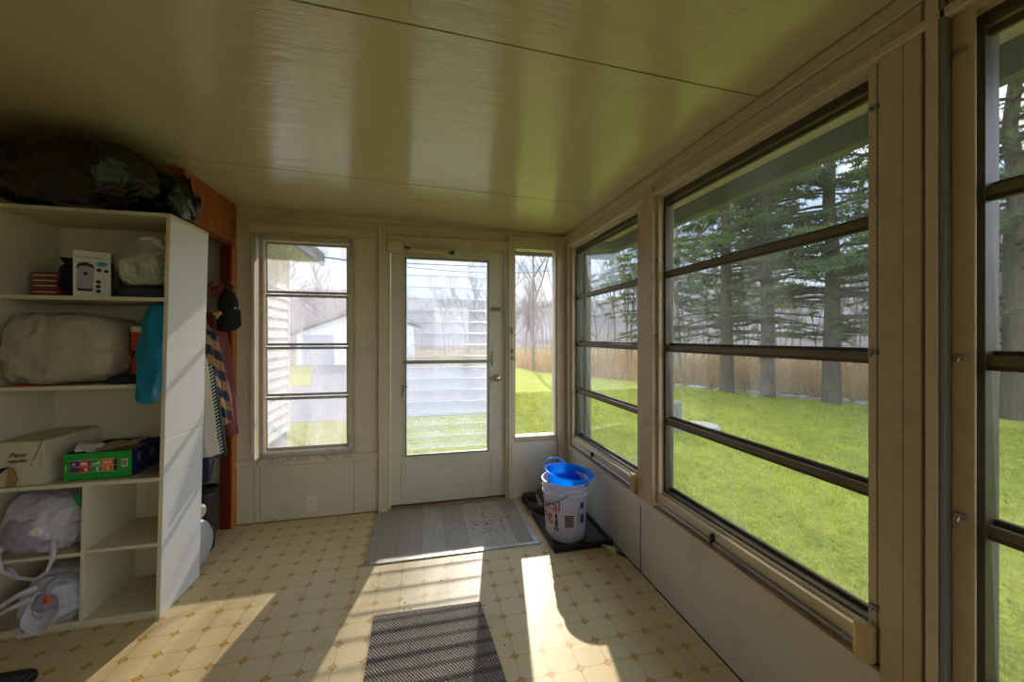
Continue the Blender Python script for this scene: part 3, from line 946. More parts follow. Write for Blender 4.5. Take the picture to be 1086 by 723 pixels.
# closer
k = MB(); k.box(-0.255, -0.140, YF - 0.075, YF - 0.032, 1.990, 2.070, 0.003)
clr = k.build('closer_bracket', M['trim'], D)
k = MB(); k.tube([(-0.085, YF - 0.060, 2.022), (0.20, YF - 0.056, 2.008)], 0.021, 16); k.build('closer_cylinder', M['crank'], D, smooth=False)
k = MB(); k.tube([(-0.135, YF - 0.055, 2.038), (-0.085, YF - 0.060, 2.022)], 0.006, 8); k.tube([(0.20, YF - 0.056, 2.008), (0.235, YF - 0.045, 2.014)], 0.008, 8)
k.box(0.225, 0.250, YF - 0.055, DY, 2.003, 2.024, 0.002); k.build('closer_rod', M['darkmetal'], D)

# outlets
def outlet(name, side, a, z, label):
    if side == 'far':
        T4 = Matrix.Translation((a, YF - 0.007, z))
    else:
        T4 = Matrix.Translation((XR, a, z)) @ Matrix.Rotation(-PI / 2, 4, 'Z')
    p = MB().obox(T4 @ Matrix.Translation((0, -0.003, 0)), 0.072, 0.006, 0.116, 0.002).build(name, M['outlet'])
    tag(p, label, 'outlet')
    for dz in (0.022, -0.022):
        q = MB().obox(T4 @ Matrix.Translation((0, -0.0068, dz)), 0.032, 0.002, 0.028, 0.0008).build('socket', M['outlet'], p)
        s = MB()
        s.obox(T4 @ Matrix.Translation((-0.007, -0.0080, dz + 0.003)), 0.0025, 0.001, 0.009)
        s.obox(T4 @ Matrix.Translation((0.007, -0.0080, dz + 0.003)), 0.0025, 0.001, 0.009)
        s.obox(T4 @ Matrix.Translation((0.0, -0.0080, dz - 0.008)), 0.005, 0.001, 0.004)
        s.build('slots', M['slot'], q)
outlet('wall_outlet', 'far', -0.795, 0.108, 'ivory double wall socket low on the far wall below the film covered window')
outlet('wall_outlet', 'right', 1.822, 0.092, 'ivory double wall socket low on the right wall below the post between windows')
# ------------------------------------------------------------------ shelving unit
C = empty('shelving_unit', (-1.53, 2.32, 0))
tag(C, 'tall white laminate shelving unit with open compartments beside the coat closet', 'shelves')
def cbox(name, mat, x0, x1, y0, y1, z0, z1, bev=0.0, parent=None):
    o = box(name, mat, x0 + 1.53, x1 + 1.53, y0 - 2.32, y1 - 2.32, z0, z1, parent or C, bev)
    return o
FY, BY = 2.160, 2.495
cbox('side_panel', M['lam'], -1.232, -1.216, FY, BY, 0.0, 0.846, 0.001)
cbox('side_panel', M['lam'], -1.232, -1.216, FY, BY, 0.849, 1.915, 0.001)
cbox('side_panel', M['lam_cream'], -1.901, -1.885, FY, BY, 0.0, 1.915, 0.001)
cbox('edge_strip', M['lam_cream'], -1.2325, -1.2155, FY - 0.001, FY + 0.001, 0.0, 1.915)
cbox('top_board', M['lam_cream'], -1.903, -1.214, FY - 0.003, BY, 1.915, 1.932, 0.001)
cbox('back_panel', M['lam_cream'], -1.885, -1.232, BY - 0.008, BY, 0.04, 1.915)
for z in (1.530, 1.118, 0.672):
    cbox('shelf', M['lam_cream'], -1.885, -1.232, FY + 0.002, BY - 0.008, z - 0.018, z, 0.001)
cbox('shelf', M['lam_cream'], -1.885, -1.532, FY + 0.002, BY - 0.008, 0.337, 0.353, 0.001)
cbox('shelf', M['lam_cream'], -1.516, -1.232, FY + 0.002, BY - 0.008, 0.345, 0.361, 0.001)
cbox('bottom_board', M['lam_cream'], -1.885, -1.232, FY + 0.002, BY - 0.008, 0.022, 0.040, 0.001)
cbox('divider', M['lam_cream'], -1.532, -1.516, FY + 0.001, BY - 0.008, 0.040, 0.654, 0.001)
cbox('kick_board', M['lam_cream'], -1.885, -1.232, FY + 0.015, FY + 0.027, 0.0, 0.022)

for c_ in list(C.children):          # the unit is racked slightly towards the closet
    for v_ in c_.data.vertices:
        v_.co.x += 0.0228 * v_.co.z
# ---- black bin liner on top
def bagshape(x, y, z):
    t = (x + 0.34) / 0.74
    k = 1.0
    if x > 0.18:
        k = max(0.30, 1 - (x - 0.18) * 2.4)
    return (x, y * (0.75 + 0.25 * k), z * k - (0.05 if x > 0.18 else 0) * (1 - k))
bb = blob('bin_bag', M['blackbag'], (-1.530, 2.30, 2.082), (0.345, 0.29, 0.150), amp=0.045, sc=4.5, seed=2, sub=6, power=2.6, flat_z=1.934, shape=bagshape)
tag(bb, 'full black bin liner lying on top of the shelving unit under the ceiling', 'bag')
mb = MB()
rings = []
for i in range(14):
    t = i / 13
    cx = -1.28 + 0.125 * t; cz = 2.045 - 0.02 * t ; rr_ = 0.085 + 0.020 * t
    rg = []
    for k_ in range(40):
        a = 2 * PI * k_ / 40
        w = 1 + 0.12 * math.sin(a * 9 + 3 * t) * (0.3 + t) + 0.35 * noise.noise(Vector((math.cos(a) * 2, math.sin(a) * 2, t * 3)))
        rg.append((cx + 0.015 * math.sin(a * 5), 2.26 + rr_ * w * math.cos(a) * 0.9, max(1.94, cz + rr_ * w * math.sin(a) * 1.1)))
    rings.append(rg)
mb.loft(rings)
mb.build('gathered_neck', M['blackbag'], bb, smooth=True)

# ---- upper shelf, z 1.518
o = tag(MB().box(-1.815, -1.700, 2.30, 2.40, 1.5315, 1.652, 0.003).build('small_carton', M['redcard']), 'small dark red carton at the left end of the upper shelf', 'box')
k = MB()
for zz in (1.635, 1.61, 1.585, 1.555): k.box(-1.805, -1.715, 2.2988, 2.2996, zz, zz + 0.005)
k.build('printed_lines', M['whitecard'], o)
# dark fabric bag with flap
db = blob('cloth_bag', M['blackfab'], (-1.645, 2.36, 1.615), (0.066, 0.075, 0.095), amp=0.012, sc=14, seed=9, power=4, sub=4, flat_z=1.532)
tag(db, 'black cloth bag with raised flap behind the coffee maker box', 'bag')
MB().prism([(-1.735, 1.735), (-1.60, 1.725), (-1.60, 1.66), (-1.68, 1.67)], 'Y', 2.335, 2.350).build('flap', M['blackfab'], db)
# coffee maker box
cbx = empty('coffee_maker_box', (-1.522, 2.235, 1.5315), math.radians(24))
tag(cbx, 'white printed coffee maker box with blue side on the upper shelf', 'box')
w_, h_, d_ = 0.122, 0.212, 0.07
def pb(name, mat, x0, x1, z0, z1, y=-0.0008, t=0.0006):
    return box(name, mat, x0, x1, -d_ / 2 + y - t, -d_ / 2 + y, z0, z1, cbx)
box('carton', M['whitecard'], -w_ / 2, w_ / 2, -d_ / 2, d_ / 2, 0, h_, cbx, 0.001)
box('blue_side', M['cyanink'], w_ / 2, w_ / 2 + 0.0008, -d_ / 2, d_ / 2, 0.0, h_ * 0.80, cbx)
k = MB()
k.prism([(-0.050 + 0.0, 0.030), (-0.048, 0.13), (-0.038, 0.142), (-0.018, 0.145), (0.000, 0.138), (0.006, 0.125), (0.004, 0.030)], 'Y', -d_ / 2 - 0.0016, -d_ / 2 - 0.0002)
k.build('printed_maker', M['greyalu'], cbx)
k = MB()
k.prism([(-0.052, 0.128), (-0.045, 0.152), (-0.020, 0.160), (0.004, 0.148), (0.008, 0.128), (-0.004, 0.138), (-0.020, 0.142), (-0.040, 0.138)], 'Y', -d_ / 2 - 0.0024, -d_ / 2 - 0.0002)
k.build('lid_print', M['ink'], cbx); k = MB()
k.prism([(-0.050, 0.036), (0.004, 0.036), (0.000, 0.024), (-0.044, 0.024)], 'Y', -d_ / 2 - 0.0024, -d_ / 2 - 0.0002)
for (cx, cz, r_) in ((-0.021, 0.106, 0.008), (0.022, 0.125, 0.009), (0.020, 0.070, 0.009), (0.020, 0.048, 0.009), (0.020, 0.026, 0.009), (0.046, 0.122, 0.008)):
    k.build('base_print' if cx == -0.021 else 'round_print', M['ink'], cbx); k = MB()
    k.prism([(cx + r_ * math.cos(a), cz + r_ * math.sin(a)) for a in [2 * PI * q / 12 for q in range(12)]], 'Y', -d_ / 2 - 0.003, -d_ / 2 - 0.0002)
k.build('round_print', M['ink'], cbx)
k = MB(); k.prism([(0.032 + 0.017 * math.cos(a), 0.154 + 0.011 * math.sin(a)) for a in [2 * PI * q / 16 for q in range(16)]], 'Y', -d_ / 2 - 0.003, -d_ / 2 - 0.0002)
k.box(-0.055, 0.058, -d_ / 2 - 0.0010, -d_ / 2 - 0.0002, 0.157, 0.1590)
k.build('blue_print', M['cyanink'], cbx)
text_obj('lettering', 'Hamilton Beach', 0.0135, M['ink'], lambda x, y, z: (-0.052 + x, -d_ / 2 - 0.001 - z * 0.3, 0.178 + y), cbx)
# dark helmet-like bundle right of the box
o = blob('dark_bundle', M['greyknit'], (-1.425, 2.36, 1.592), (0.045, 0.075, 0.085), amp=0.012, sc=12, seed=5, sub=4, power=3, flat_z=1.532)
tag(o, 'dark bundle of cloth between coffee maker box and tied grocery bag', 'cloth')
# flat dark grey bag lying under the grocery bag
o = blob('folded_bag', M['greyknit'], (-1.325, 2.285, 1.548), (0.100, 0.10, 0.034), amp=0.014, sc=14, seed=15, sub=5, power=3.2, flat_z=1.532)
tag(o, 'flat grey folded bag lying under the tied grocery bag on the upper shelf', 'bag')
def gshape(x, y, z):
    k = 1 - max(0, z) * 2.6
    return (x * max(0.55, k) * (1.0 + (0.12 if z < 0 else 0)), y * max(0.6, k), z)
gb = blob('grocery_bag', M['green_white_plastic'], (-1.322, 2.285, 1.705), (0.106, 0.100, 0.122), amp=0.028, sc=10, seed=11, sub=6, power=2.3, shape=gshape, flat_z=1.595)
tag(gb, 'pale grey green grocery bag tied with a white knot on the upper shelf', 'bag')
mb = MB()
for (a, ln) in ((0.5, 0.05), (2.4, 0.055), (1.4, 0.045), (-0.3, 0.06)):
    p0 = Vector((-1.305, 2.265, 1.812))
    pts = [p0 + Vector((math.cos(a) * ln * t * 1.1, -0.02 * t, math.sin(a) * ln * 0.8 * t - 0.02 * t * t)) for t in (0, 0.3, 0.6, 1.0)]
    mb.tube(pts, [0.012, 0.020, 0.017, 0.010], 7)
mb.build('knot', M['whitecard'], gb, smooth=True)
text_obj('green_lettering', 'AW', 0.050, M['greenink'], lambda x, y, z: (-1.272 + x * 0.8, 2.185 - z + x * 0.35, 1.660 + y), gb)
text_obj('green_lettering', 'mmm', 0.026, M['greenink'], lambda x, y, z: (-1.272 + x, 2.188 - z + x * 0.35, 1.640 + y * 0.9), gb)

# ---- second shelf, z 1.108
def pshape(x, y, z):
    return (x, y, z * (1 - 0.18 * max(0, x / 0.24)) )
o = blob('comforter_bag', M['cream_plastic'], (-1.636, 2.325, 1.280), (0.205, 0.155, 0.165), amp=0.03, sc=5, seed=21, sub=6, power=4.5, shape=pshape, flat_z=1.126)
tag(o, 'large cream comforter bag filling the second shelf of the unit', 'bag')
tag(MB().box(-1.80, -1.69, 2.19, 2.30, 1.1185, 1.1255, 0.002).build('red_folder', M['red']), 'flat red folder peeking out under the cream comforter bag', 'folder')
tb = MB(); tb.lathe([(0.0001, 0), (0.060, 0), (0.064, 0.006), (0.064, 0.22), (0.0001, 0.22)], (-1.350, 2.315, 1.150), 32)
tub = tb.build('round_tub', M['orange'], smooth=False)
tag(tub, 'orange red round tub with white rim beside the cream comforter bag', 'tub')
k = MB(); k.lathe([(0.0001, 0.012), (0.066, 0.012), (0.067, 0.0), (0.067, 0.022), (0.060, 0.030), (0.0001, 0.03)], (-1.350, 2.315, 1.365), 32); k.build('lid', M['whitecard'], tub)
k = MB(); k.lathe([(0.0646, 0.09), (0.0646, 0.125)], (-1.350, 2.315, 1.150), 32); k.build('black_band', M['black'], tub)
text_obj('lettering', 'ST', 0.032, M['whitecard'], lambda x, y, z: (-1.350 + 0.0652 * math.sin(x / 0.065 - 0.35), 2.315 - 0.0652 * math.cos(x / 0.065 - 0.35), 1.24 + y), tub)
o = blob('navy_garment', M['navydark'], (-1.375, 2.31, 1.128), (0.095, 0.12, 0.03), amp=0.012, sc=12, seed=31, sub=4, power=3, flat_z=1.1185)
tag(o, 'crumpled navy garment on the second shelf in front of the orange tub', 'garment')
# teal bag hanging over the front edge
mb = MB(); rings = []
prof = [(1.500, 0.020, -1.250, 2.215), (1.492, 0.052, -1.255, 2.205), (1.45, 0.066, -1.262, 2.20), (1.38, 0.073, -1.268, 2.198), (1.30, 0.074, -1.271, 2.19), (1.22, 0.070, -1.268, 2.175), (1.15, 0.066, -1.262, 2.150), (1.10, 0.066, -1.256, 2.128), (1.07, 0.058, -1.262, 2.120), (1.045, 0.038, -1.272, 2.118), (1.035, 0.012, -1.276, 2.118)]
from bisect import bisect
for i in range(len(prof) * 4 - 3):
    t = i / 4; a_ = int(t); f_ = t - a_; b_ = min(a_ + 1, len(prof) - 1)
    q = [prof[a_][j] * (1 - f_) + prof[b_][j] * f_ for j in range(4)]
    rg = []
    for k_ in range(48):
        a = 2 * PI * k_ / 48
        w = 1 + 0.10 * math.sin(a * 6 + q[0] * 14) + 0.16 * (ridged((math.cos(a), math.sin(a), q[0] * 7), 1.6, 4) - 0.3)
        rg.append((min(-1.236, q[2] + q[1] * w * math.cos(a)) + 0.032, q[3] + q[1] * 0.42 * w * math.sin(a), q[0] + 0.006 * math.sin(a * 4)))
    rings.append(rg)
mb.loft(rings)
tag(mb.build('teal_bag', M['teal'], smooth=True), 'bright teal plastic bag hanging over the edge of the second shelf', 'bag')

# ---- third shelf, z 0.672
ct = empty('carton_box', (-1.74, 2.32, 0.6735), 0.0)
tag(ct, 'off white cardboard carton with handwriting on its flap, left end of the third shelf', 'box')
k = MB().box(-0.095, 0.072, -0.145, 0.155, 0.0, 0.198, 0.002)
k.build('carton_body', M['carton'], ct)
k = MB()
k.obox(Matrix.Translation((-0.01, -0.1505, 0.148)) @ Matrix.Rotation(math.radians(-6), 4, 'X'), 0.150, 0.003, 0.095)
fl = k.build('flap', M['carton'], ct)
MB().prism([(0.072, 0.200), (0.075, 0.200), (0.034, 0.092), (0.031, 0.092)], 'Y', -0.156, -0.152).build('flap_edge', M['kraft'], ct)
MB().prism([(-0.105, 0.075), (-0.040, 0.095), (-0.105, 0.035)], 'Y', -0.160, -0.154).build('dark_opening', M['black'], ct)
MB().prism([(-0.045, 0.085), (-0.030, 0.085), (-0.012, 0.030), (-0.022, 0.006), (-0.055, 0.006)], 'Y', -0.158, -0.1525).build('torn_card', M['kraft'], ct)
text_obj('handwriting', 'Paint', 0.030, M['ink'], lambda x, y, z: (-0.045 + x + y * 0.5, -0.1565 - z, 0.132 + y), ct)
text_obj('handwriting', 'supplies', 0.022, M['ink'], lambda x, y, z: (-0.050 + x + y * 0.5, -0.1575 - z, 0.110 + y), ct)
# snack carton green / navy
sn = empty('snack_carton', (-1.488, 2.335, 0.6735), math.radians(2))
tag(sn, 'open snack carton with green front and navy side full of papers', 'box')
w_, h_, d_ = 0.256, 0.125, 0.27
k = MB()
k.box(-w_ / 2, w_ / 2, -d_ / 2, -d_ / 2 + 0.003, 0, h_)
k.build('green_front', M['green'], sn)
k = MB(); k.box(w_ / 2 - 0.003, w_ / 2, -d_ / 2 + 0.003, d_ / 2, 0, h_ * 1.0); k.box(-w_ / 2, -w_ / 2 + 0.003, -d_ / 2 + 0.003, d_ / 2, 0, h_); k.box(-w_ / 2, w_ / 2, d_ / 2 - 0.003, d_ / 2, 0, h_); k.box(-w_ / 2, w_ / 2, -d_ / 2, d_ / 2, 0, 0.003)
k.build('navy_sides', M['navy'], sn)
fy = -d_ / 2
def pr(nm, mat, x0, x1, z0, z1, t): MB().box(x0, x1, fy - t, fy - 0.0001, z0, z1).build(nm, mat, sn)
pr('violet_panel', M['purpleink'], -0.103, -0.071, 0.036, 0.090, 0.0012)
pr('crimson_panel', M['redink'], -0.071, -0.028, 0.036, 0.092, 0.0012)
pr('orange_panel', M['orangeink'], 0.014, 0.060, 0.036, 0.092, 0.0012)
pr('dark_panel', M['ink'], 0.060, 0.072, 0.036, 0.092, 0.0012)
pr('barcode_label', M['whitecard'], 0.090, 0.114, 0.050, 0.088, 0.0012)
k = MB()
for i in range(6): k.box(0.093 + i * 0.0032, 0.0945 + i * 0.0032, fy - 0.002, fy - 0.0008, 0.056, 0.083)
k.build('barcode', M['ink'], sn)
k = MB()
for (a, b) in ((-0.103, 0.072),): k.box(a, b, fy - 0.0018, fy - 0.001, 0.062, 0.0635); k.box(a, b, fy - 0.0018, fy - 0.001, 0.092, 0.0932); k.box(a, b, fy - 0.0018, fy - 0.001, 0.035, 0.0362)
for (a, b, c_, d2) in ((-0.095, -0.085, 0.072, 0.080), (-0.064, -0.040, 0.070, 0.082), (-0.022, 0.002, 0.070, 0.076), (-0.002, 0.008, 0.072, 0.084), (0.020, 0.040, 0.072, 0.080), (0.044, 0.050, 0.070, 0.086), (-0.050, -0.040, 0.042, 0.056), (-0.006, 0.002, 0.040, 0.058), (0.034, 0.042, 0.042, 0.056), (-0.120, -0.117, 0.045, 0.070)):
    k.box(a, b, fy - 0.0020, fy - 0.001, c_, d2)
k.build('pale_print', M['whitecard'], sn)
k = MB(); k.prism([(0.02 + 0.024 * math.cos(a), 0.078 + 0.024 * math.sin(a)) for a in [2 * PI * q / 20 for q in range(20)]], 'X', w_ / 2 - 0.0005, w_ / 2 + 0.0012)
k.build('round_emblem', M['greyalu'], sn)
box('pale_stripe', M['greyalu'], w_ / 2 - 0.0005, w_ / 2 + 0.0012, -0.095, -0.070, 0.060, 0.100, sn)
box('pale_stripe', M['greyalu'], w_ / 2 - 0.0005, w_ / 2 + 0.0012, 0.07, 0.11, 0.040, 0.048, sn)
def crumple(name, mat, c, sx, sy, amp, seed, label, rz=0, tilt=0.0, group=None):
    def fn(u, v):
        x, y = (u - .5) * sx, (v - .5) * sy
        z = amp * (ridged((x, y, 0), 9, seed) + 0.4 * ridged((x, y, 0), 22, seed))
        q = Matrix.Rotation(rz, 3, 'Z') @ Vector((x, y, z + x * tilt))
        return Vector(c) + q
    o = sheet(name, mat, fn, 22, 22, None, 0.0015)
    return tag(o, label, 'paper', group)
crumple('paper', M['whitecard'], (-1.545, 2.275, 0.800), 0.12, 0.12, 0.014, 2, 'white crumpled sheet sticking up at the left of the snack carton', 0.5, -0.2)
crumple('paper', M['paper'], (-1.44, 2.30, 0.805), 0.15, 0.16, 0.014, 5, 'pinkish brown crumpled wrapper on top of the snack carton', 0.2, 0.1)
k = MB().box(-1.60, -1.38, 2.23, 2.45, 0.690, 0.775, 0.01); tag(k.build('paper_stack', M['paper']), 'stack of brown papers filling the inside of the snack carton', 'paper')
crumple('paper', M['greyink'], (-1.292, 2.255, 0.683), 0.085, 0.16, 0.006, 8, 'grey flattened plastic wrapper lying right of the snack carton', 0.1, 0.0)

# ---- lower left compartments: carrier bags
def b1(x, y, z):
    return (x * (1 - 0.25 * max(0, -z / 0.16)), y, z)
wb = blob('carrier_bag', M['white_plastic'], (-1.690, 2.300, 0.482), (0.138, 0.165, 0.135), amp=0.038, sc=8, seed=41, sub=6, power=2.8, shape=b1, flat_z=0.356)
tag(wb, 'white carrier bag stuffed with mauve cloth in the upper left compartment', 'bag')
def mouth(c, rx, rz, lean, seed, depth=0.07, mat='white_plastic', parent=None):
    mb = MB(); rings = []
    for i in range(9):
        t = i / 8
        rg = []
        for k_ in range(44):
            a = 2 * PI * k_ / 44
            w = 1 + 0.05 * math.sin(a * 5 + seed) + 0.22 * noise.noise(Vector((math.cos(a) * 1.3, math.sin(a) * 1.3 + seed, t)))
            rg.append(Vector((c[0] + rx * w * (0.75 + 0.3 * t) * math.cos(a), c[1] - depth * t + lean * t * math.sin(a) * 0.03, c[2] + rz * w * (0.75 + 0.3 * t) * math.sin(a) - 0.02 * t)))
        rings.append(rg)
    mb.loft(rings, cap=False)
    o = mb.build('bag_mouth', M[mat], parent, smooth=True)
    md = o.modifiers.new('solid', 'SOLIDIFY'); md.thickness = 0.001
    return o
blob('mauve_cloth', M['purple'], (-1.705, 2.190, 0.470), (0.085, 0.090, 0.088), parent=wb, amp=0.018, sc=9, seed=43, sub=5)
blob('tissue', M['whitecard'], (-1.655, 2.122, 0.485), (0.026, 0.014, 0.018), parent=wb, amp=0.012, sc=30, seed=4, sub=4)
mb = MB()
for (pts) in ([(-1.60, 2.13, 0.44), (-1.585, 2.11, 0.37), (-1.60, 2.10, 0.31), (-1.645, 2.10, 0.285), (-1.70, 2.10, 0.30), (-1.74, 2.12, 0.335)], [(-1.76, 2.14, 0.46), (-1.785, 2.12, 0.40), (-1.76, 2.11, 0.33), (-1.70, 2.105, 0.295)]):
    P_ = [Vector(p) for p in pts]
    mb.tube(P_, [0.012, 0.009, 0.007, 0.007, 0.008, 0.008][:len(P_)], 8)
mb.build('handle', M['white_plastic'], wb, smooth=True)
blob('green_print', M['greenink'], (-1.562, 2.20, 0.585), (0.014, 0.004, 0.030), parent=wb, amp=0.004, sc=60, seed=3, sub=3)
wb2 = blob('carrier_bag', M['white_plastic'], (-1.635, 2.250, 0.150), (0.098, 0.150, 0.105), amp=0.034, sc=9, seed=51, sub=6, power=2.4, flat_z=0.044)
tag(wb2, 'white carrier bag with long stretched handles in the bottom left compartment', 'bag')
mouth((-1.610, 2.125, 0.170), 0.060, 0.070, 1, 8, 0.040, parent=wb2)
blob('mauve_cloth', M['purple'], (-1.622, 2.15, 0.160), (0.050, 0.05, 0.060), parent=wb2, amp=0.012, sc=14, seed=47, sub=4)
blob('orange_wrapper', M['orange'], (-1.588, 2.085, 0.200), (0.012, 0.008, 0.016), parent=wb2, amp=0.006, sc=40, seed=7, sub=3)
mb = MB()
mb.tube([(-1.65, 2.12, 0.24), (-1.70, 2.10, 0.225), (-1.76, 2.09, 0.185), (-1.80, 2.10, 0.140)], [0.014, 0.011, 0.010, 0.010], 8)
mb.tube([(-1.66, 2.11, 0.20), (-1.72, 2.09, 0.175), (-1.795, 2.10, 0.135)], [0.012, 0.009, 0.010], 8)
mb.tube([(-1.69, 2.09, 0.09), (-1.67, 2.075, 0.06), (-1.62, 2.08, 0.065), (-1.58, 2.09, 0.10), (-1.545, 2.10, 0.15)], [0.012, 0.012, 0.012, 0.012, 0.010], 8)
mb.build('handle', M['white_plastic'], wb2, smooth=True)

# ------------------------------------------------------------------ coats and closet things
rail = MB().box(-1.372, -1.336, 2.52, 3.05, 1.615, 1.69, 0.004)
rl = tag(rail.build('coat_rail', M['wood_red']), 'dark wooden coat rail inside the closet beside the shelving unit', 'rail')
for y in (2.60, 2.76, 2.88):
    MB().tube([(-1.338, y, 1.655), (-1.29, y, 1.67), (-1.275, y, 1.69)], 0.007, 8).build('peg', M['wood_red'], rl)
def garment(name, mat, secs, nf, amp, seed, label, cat='coat', nk=56, parent=None):
    """secs: (z, cx, cy, rx, ry)"""
    mb = MB(); rings = []
    n = (len(secs) - 1) * 5 + 1
    for i in range(n):
        t = i / 5; a_ = min(int(t), len(secs) - 2); f_ = t - a_
        q = [secs[a_][j] * (1 - f_) + secs[a_ + 1][j] * f_ for j in range(5)]
        rg = []
        for k_ in range(nk):
            a = 2 * PI * k_ / nk
            w = 1 + amp * math.sin(a * nf + seed + q[0] * 2) + amp * 0.8 * noise.noise(Vector((math.cos(a) * 2, math.sin(a) * 2, q[0] * 5 + seed)))
            rg.append((q[1] + q[3] * w * math.cos(a), q[2] + q[4] * w * math.sin(a), q[0]))
        rings.append(rg)
    mb.loft(rings)
    o = mb.build(name, mat, parent, smooth=True)
    if label: tag(o, label, cat)
    return o
garment('flannel_shirt', M['plaid'], [(1.44, -1.33, 2.70, 0.03, 0.05), (1.36, -1.285, 2.66, 0.05, 0.11), (1.20, -1.262, 2.655, 0.05, 0.14), (1.00, -1.235, 2.68, 0.046, 0.12), (0.86, -1.215, 2.70, 0.042, 0.10), (0.80, -1.205, 2.71, 0.03, 0.08)], 7, 0.16, 1, 'plaid flannel shirt in tan and navy hanging behind the shelving unit', 'shirt')
garment('maroon_jacket', M['maroon'], [(1.50, -1.33, 2.86, 0.02, 0.03), (1.43, -1.31, 2.86, 0.045, 0.08), (1.20, -1.28, 2.86, 0.05, 0.10), (0.95, -1.255, 2.86, 0.05, 0.10), (0.70, -1.235, 2.86, 0.045, 0.09)], 5, 0.12, 3, 'maroon jacket hanging behind the plaid shirt in the closet', 'jacket')
j = garment('white_jacket', M['whitecloth'], [(1.30, -1.27, 2.575, 0.02, 0.035), (1.20, -1.255, 2.570, 0.035, 0.05), (0.95, -1.235, 2.565, 0.045, 0.06), (0.75, -1.215, 2.56, 0.048, 0.06), (0.66, -1.20, 2.56, 0.05, 0.055)], 5, 0.10, 5, 'off white jacket with a dark teal striped sleeve hanging next to the shelving unit', 'jacket')
garment('sleeve', M['darkgreen'], [(1.25, -1.235, 2.615, 0.015, 0.022), (1.05, -1.210, 2.615, 0.022, 0.030), (0.85, -1.185, 2.61, 0.026, 0.034), (0.64, -1.160, 2.60, 0.030, 0.036)], 4, 0.08, 6, None, parent=j)
mb = MB()
for i in range(26):
    z = 1.16 - i * 0.020; t = (1.25 - z) / 0.61
    x = -1.215 + 0.075 * t
    mb.tube([(x - 0.004, 2.577 - 0.012 * t, z), (x + 0.010, 2.580 - 0.012 * t, z + 0.014)], 0.003, 5)
mb.build('white_lettering_stripe', M['whitecard'], j)
garment('jeans', M['navydark'], [(1.0, -1.33, 2.66, 0.03, 0.07), (0.75, -1.27, 2.60, 0.045, 0.07), (0.60, -1.24, 2.585, 0.045, 0.06), (0.50, -1.235, 2.585, 0.030, 0.045)], 4, 0.1, 9, 'dark blue jeans hanging below the off white jacket in the closet', 'trousers')
# cap
cp = empty('baseball_cap', (-1.215, 2.83, 1.655))
tag(cp, 'black baseball cap with yellow emblem hanging from the closet rail', 'cap')
mb = MB(); rings = []
for i in range(15):
    t = i / 14
    a = -PI / 2 + t * PI
    r_ = max(0.02, math.cos(a))
    taper = 1.0 - 0.28 * math.sin(a)
    rings.append([(0.056 * r_ * taper * math.cos(2 * PI * q / 32) - 0.004, 0.045 * r_ * math.sin(2 * PI * q / 32), -0.085 + 0.088 * math.sin(a)) for q in range(32)])
mb.loft(rings)
crown = mb.build('crown', M['blackfab'], cp, smooth=True)
def brim(u, v):
    a = (u - 0.5) * 2.5
    x = 0.004 + math.sin(a) * (0.064 + 0.012 * v)
    z = -0.135 - 0.145 * v * math.cos(a * 0.62)
    return Vector((x, -0.046 - 0.012 * v + 0.050 * (math.sin(a) ** 2), z))
sheet('brim', M['blackfab'], brim, 20, 10, cp, 0.005)
MB().tube([(-0.03, 0.01, -0.01), (-0.02, 0.01, 0.02), (0.0, 0.01, 0.03), (0.02, 0.01, 0.0)], 0.006, 6).build('strap', M['blackfab'], cp)
k = MB()
k.prism([(-0.060, -0.165), (-0.020, -0.150), (-0.012, -0.170), (-0.030, -0.180), (-0.034, -0.196), (-0.046, -0.196), (-0.042, -0.178), (-0.056, -0.174)], 'Y', -0.064, -0.055)
k.build('yellow_emblem', M['capyellow'], cp)
k = MB(); k.prism([(-0.044, -0.164), (-0.028, -0.158), (-0.025, -0.168), (-0.040, -0.173)], 'Y', -0.0655, -0.059); k.build('emblem_centre', M['redink'], cp)
k = MB(); k.prism([(0.042, -0.120), (0.050, -0.122), (0.047, -0.134), (0.041, -0.132)], 'Y', -0.035, -0.02); k.build('yellow_stitch', M['capyellow'], cp)
# boots and bag on the closet floor
def boot(name, c, rz, label, s=1.0):
    e = empty(name, c, rz); tag(e, label, 'boot', None)
    mb = MB(); rings = []
    for (z, cx, rx, ry) in ((0.02, 0.03, 0.055, 0.05), (0.10, 0.0, 0.060, 0.055), (0.20, 0.0, 0.058, 0.058), (0.30, 0.0, 0.064, 0.064), (0.335, 0.0, 0.066, 0.066)):
        rings.append([(cx + rx * math.cos(2 * PI * k / 24) * (1 + .04 * math.sin(k)), ry * math.sin(2 * PI * k / 24), z * s) for k in range(24)])
    mb.loft(rings, cap=False)
    o = mb.build('shaft', M['leather'], e, smooth=True); md = o.modifiers.new('s', 'SOLIDIFY'); md.thickness = 0.005
    mb = MB(); rings = []
    for (x, ry, z1) in ((-0.06, 0.036, 0.09), (0.0, 0.046, 0.12), (0.06, 0.048, 0.10), (0.12, 0.048, 0.075), (0.17, 0.040, 0.06), (0.195, 0.02, 0.045)):
        rings.append([(x, ry * math.cos(2 * PI * k / 16), 0.02 + max(0, (z1 - 0.02) * math.sin(2 * PI * k / 16)) + 0.004 * math.cos(k)) for k in range(16)])
    mb.loft(rings); mb.build('foot', M['leather'], e, smooth=True)
    mb = MB(); mb.prism([(-0.07, -0.04), (0.10, -0.052), (0.18, -0.035), (0.20, 0), (0.18, 0.035), (0.10, 0.052), (-0.07, 0.04)], 'Z', 0.0, 0.024); mb.build('sole', M['rubber'], e)
    mb = MB(); mb.lathe([(0.062, 0.325), (0.072, 0.332), (0.070, 0.352), (0.060, 0.356)], (0, 0, 0), 24); mb.build('cuff', M['blackfab'], e)
